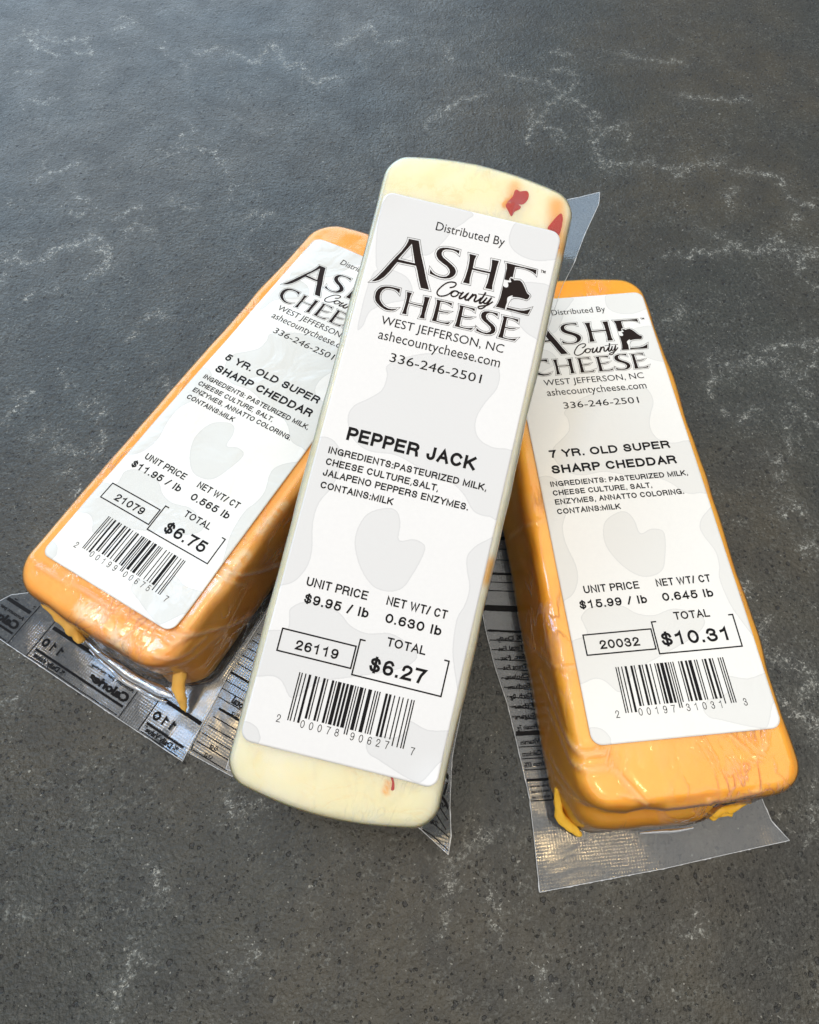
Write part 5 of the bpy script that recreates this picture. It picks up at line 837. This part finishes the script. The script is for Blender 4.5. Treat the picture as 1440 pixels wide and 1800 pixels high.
def fold(p, root, path, radii, seed):
    """a stiff tubular crease of the clear film"""
    q = catmull(path, 6); rr = np.interp(np.linspace(0, 1, len(q)), np.linspace(0, 1, len(radii)), radii); V = []; F = []; n = 12
    for i, c in enumerate(q):
        t = q[min(i + 1, len(q) - 1)] - q[max(i - 1, 0)]; t /= np.linalg.norm(t); b = np.cross(t, [0, 0, 1.]); b /= np.linalg.norm(b)
        for k in range(n):
            a = math.pi * (k / (n - 1)); V.append(c + b * math.cos(a) * rr[i] + np.array([0, 0, 1.]) * math.sin(a) * rr[i] * .8)
    for i in range(len(q) - 1):
        for k in range(n - 1): F.append([i * n + k, i * n + k + 1, (i + 1) * n + k + 1, (i + 1) * n + k])
    V = np.array(V); V = V + np.stack([0 * V[:, 0], lump(V, 13, seed), lump(V, 9, seed + 3)], 1) * .35
    link('film_crease', mesh_from('film_crease', to_local(V, p), F), root, [M['fold']])
fold(pL, L_, [(-5, -164.6, -17), (4, -165.6, -17.5), (14, -166.0, -18), (24, -165.2, -18.5), (28.5, -164.4, -19)], [.35, 1.0, 1.5, 1.7, .5], 2)
fold(pL, L_, [(-4, -166.2, -20), (8, -168.0, -21), (20, -168.0, -21), (27, -166.5, -21)], [.3, .7, .8, .3], 5)
def zL(u, v):
    z = .22 * (1 + lump(np.stack([u, v, 0 * u], 1), 26, 3)) * sstep(-v, 165, 170)
    z = z + (.05 * np.clip(-v - 166, 0, 14) + .05 * np.clip(u - 29, 0, 14)) * sstep(u, 30, 35) * sstep(-v, 166, 171)   # puckered corner
    return z
fL = film_sheet('sealed_flange', pL, L_, left=[(-179, -46), (-166, -40), (-160, -32), (12, -30)], right=[(-178.3, 42.2), (-174, 41.3), (-150, 38.2), (14, 31)],
                front=[(-46, -178.5), (17, -178.6), (42.2, -178.3)], back=[(-46, 10), (42, 12)], zf=zL, base=-23.75, sh=(-1.1, .5))
def zL2(u, v): return .12 * (1 + lump(np.stack([u, v, 0 * u], 1), 30, 7)) + .0 * u
fL2 = film_sheet('backing_film', pL, L_, left=[(-176, 25), (12, 20)], right=[(-174.6, 57), (-150, 56), (-60, 52), (12, 40)],
                 front=[(25, -177.6), (41, -175.6), (57, -174.4)], back=[(20, 5), (57, 5)], zf=zL2, base=-23.98, sh=(-1.0, .35))
pr = Print()
def panel(u0, u1, pr, full=True):
    pr.ribbon([(u0, -164), (u0, -178.4)], .33, cap=False); pr.ribbon([(u1, -164), (u1, -178.4)], .33, cap=False)
    a, b = u0 + 1.0, u1 - 1.0
    pr.ribbon([(a, -167.3), (b, -167.3)], 1.15, cap=False); pr.ribbon([(a, -175.25), (b, -175.25)], .72, cap=False); pr.ribbon([(a, -178.0), (b, -178.0)], .28, cap=False)
    pr.humanist('Amount per serving', b - 17.0, b, -170.5, 1.1, .03, True)
    pr.humanist('Calories', b - 15.0, b, -174.0, 2.45, .06, True)
    pr.text('110', a + .2, a + 8.6, -173.5, 2.75, .24, True)
    pr.humanist('% Daily Value*', a, a + 13.4, -177.4, 1.45, .045, True)
    pr.humanist('Serving size', b - 13, b, -166.0, 1.3, .03, True)
panel(-20.9, 17.1, pr); panel(24.65, 62.6, pr); panel(-66.4, -28.9, pr)
pr.V = [(x, y, z) for x, y, z in pr.V]
# keep only what lies on the sheet
def keep(pr, fn):
    pr.F = [f for f in pr.F if all(fn(pr.V[i][0], pr.V[i][1]) for i in f)]
keep(pr, lambda u, v: -45.5 + (v + 178.5) * .45 < u < 40.8 if v < -166 else -31 < u < 39)
pr.V = [(x - 1.1, y + .5, z) for x, y, z in pr.V]
pr.build('nutrition_print', pL, fL, M['ink'], lambda u, v: -23.75 + zL(u + 1.1, v - .5), .06)
pr = Print()
for i, v in enumerate((-136, -138.7, -141.4, -144, -147, -150.2, -153.0, -155.5, -158.2, -160.9, -163.6, -166.4, -169.1, -171.8, -174.4)):
    pr.ribbon([(38.5 if v > -160 else 41.8, v), (54.6, v + .45)], .75 if i in (5, 9) else .3, cap=False)
for v, t in ((-171.2, '5g'), (-173.9, '0g'), (-160.4, '8g'), (-153, '3%'), (-149.4, '10%'), (-145, '2g')):
    if t[-1] in 'g%': pr.text(t, 46.2, 46.2 + 1.3 * len(t), v, 1.25, .17, True)
pr.humanist('Total', 44.0, 50, -157.6, 2.0, .04, True); pr.humanist('Sodium', 42.5, 51, -142.6, 1.6, .04, True)
pr.V = [(x - 1.0, y + .35, z) for x, y, z in pr.V]
pr.build('nutrition_print', pL, fL2, M['ink'], lambda u, v: -23.98 + zL2(u + 1, v - .35), .06)

# --- seven year cheddar, right
def exR(Q, dep, skin, hu2, hv2):
    front = sstep(-hv2, .94, 1.0)
    band = 1 - sstep(Q[:, 0], 3, 12)
    # front: a lip, then a slanting band on the left two thirds, drawn in on the right third
    Q[:, 1] += -front * sstep(dep, .30, .60) * 3.0 * band + front * sstep(dep, .22, .34) * (1 - sstep(dep, .36, .5)) * 1.1
    if not skin: Q[:, 1] += front * (1 - band) * 5.5 * sstep(dep, .35, .7)
    Q[:, 0] += sstep(-hu2, .85, 1) * 1.6 * sstep(dep, .75, 1.0)
pR = dict(key='R', mat='ched7', paper='paper_R', o=(60.210, 164.884, 27.123), rot=(0, 0, 4.0666), H=26.5,
          u0=-29.8, u1=26.9, v0=-165.0, v1=7.2, rp=7.5, rt=3.2, bow_top=3.2, bow_bot=.8, bow_side=1.0,
          flare=(4.4, .5, 2.6, 1.0), und=.38, upc='200197310313', extra=exR, drop=.0,
          text=[('7 YR. OLD SUPER', -20.3, 18.2, -64.8, 2.8, .215), ('SHARP CHEDDAR', -20.6, 18.8, -70.45, 2.95, .22), ('INGREDIENTS: PASTEURIZED MILK,', -21.9, 21.1, -74.9, 1.82, .19)] + ING +
               [('$15.99 / lb', -20.8, -1.5, -113.9, 2.4, .195), ('0.645 lb', 3.0, 17.6, -113.8, 2.4, .195), ('20032', -17.6, -6.5, -125.6, 2.45, .185), ('$10.31', -.4, 19.0, -126.3, 3.7, .19)],
          stains=[([(-7, -158), (-3, -160)], 3.0, .22)], blooms=[])
R_ = package(pR, 'bright orange seven year cheddar stick with cream label, on the right')
squeezed(pR, R_, [(-31.6, -159, -16), (-32.4, -163.5, -20), (-31.0, -167.4, -22.5), (-28.0, -170.0, -23.8), (-26.2, -171.3, -24.8)], [2.0, 2.3, 2.1, 1.4, .5], 1)
squeezed(pR, R_, [(4, -167.0, -15), (9, -168.4, -17), (14.5, -168.0, -18), (20, -166.4, -17)], [1.8, 2.0, 1.6, .9], 3)
squeezed(pR, R_, [(6, -168.0, -19), (10.5, -169.6, -21), (16, -169.2, -22.4)], [1.6, 1.6, .7], 4)
fold(pR, R_, [(-12, -171.5, -18), (-4, -172.3, -18.5), (3, -172.0, -19)], [.2, .6, .3], 3)
def zR(u, v):
    z = .2 * (1 + lump(np.stack([u, v, 0 * u], 1), 28, 3)) * sstep(-v, 165, 170)
    z = z + .9 * sstep(u, 14, 31) ** 2 * sstep(-v, 166, 176) + .3 * sstep(-u, 30, 46) * (1 - sstep(-v, 120, 160))
    return z
fR = film_sheet('sealed_flange', pR, R_, left=[(-184, -40.1), (-165, -39.0), (-161.3, -38.8), (-155.7, -39.2), (-143, -40.3), (-134, -41.1), (-128, -42.3), (-122, -43.4), (-110, -44.6), (-90, -45), (10, -40)],
                right=[(-178, 31.2), (-173, 27.9), (-168, 27.4), (10, 27)], front=[(-40.1, -183.9), (-27.6, -183.0), (-5, -181.4), (15, -179.4), (31.2, -177.7)], back=[(-40, 9), (31, 9)], zf=zR, base=-26.2)
pr = Print()
rows = [(-161.7, .32), (-156.2, .75), (-153.4, .3), (-150.3, .3), (-147, .3), (-143.2, 1.3), (-139.5, .3), (-136.6, .3), (-133.6, .3), (-130.7, .3), (-127.8, .3), (-124.9, .3), (-121.9, .3), (-118.8, .3), (-115.7, .3), (-112.6, .7), (-105, 2.0), (-99, .3), (-96, .3), (-93, .8), (-88, .3), (-84, .3), (-80, 1.2)]
for v, t in rows: pr.ribbon([(float(interp([(-165, -38.6), (-155.7, -38.9), (-143, -40.0), (-134, -40.8), (-128, -42.0), (-122, -43.1), (-110, -44.3), (-80, -44.5)], v)), v + (1.6 if v > -140 else .3)), (-32.2, v)], t, cap=False)
pr.ribbon([(-32.1, -161.7), (-32.0, -140)], .33, cap=False)
for v in (-160.9, -159.4, -158.0): pr.humanist('calories a day is used', -38.2, -32.8, v, .75, .02, True)
for v, t in ((-152.4, 'Iron 0%'), (-149.4, 'Calcium'), (-146.1, 'Vitamin'), (-142, 'Protein 7g'), (-138.8, 'Sugars'), (-135.8, 'Fiber'), (-132.8, 'Carb. 0g'), (-129.9, 'Sodium'), (-126.9, 'Cholest.'), (-123.9, 'Trans Fat'), (-120.9, 'Sat. Fat'), (-117.9, 'Total Fat'), (-114.8, '% Daily')):
    pr.humanist(t, -39.0 - max(0, (v + 145) * .09), -33.2, v, 1.35, .03, True)
pr.build('nutrition_print', pR, fR, M['ink'], lambda u, v: -26.2 + zR(u, v), .06)
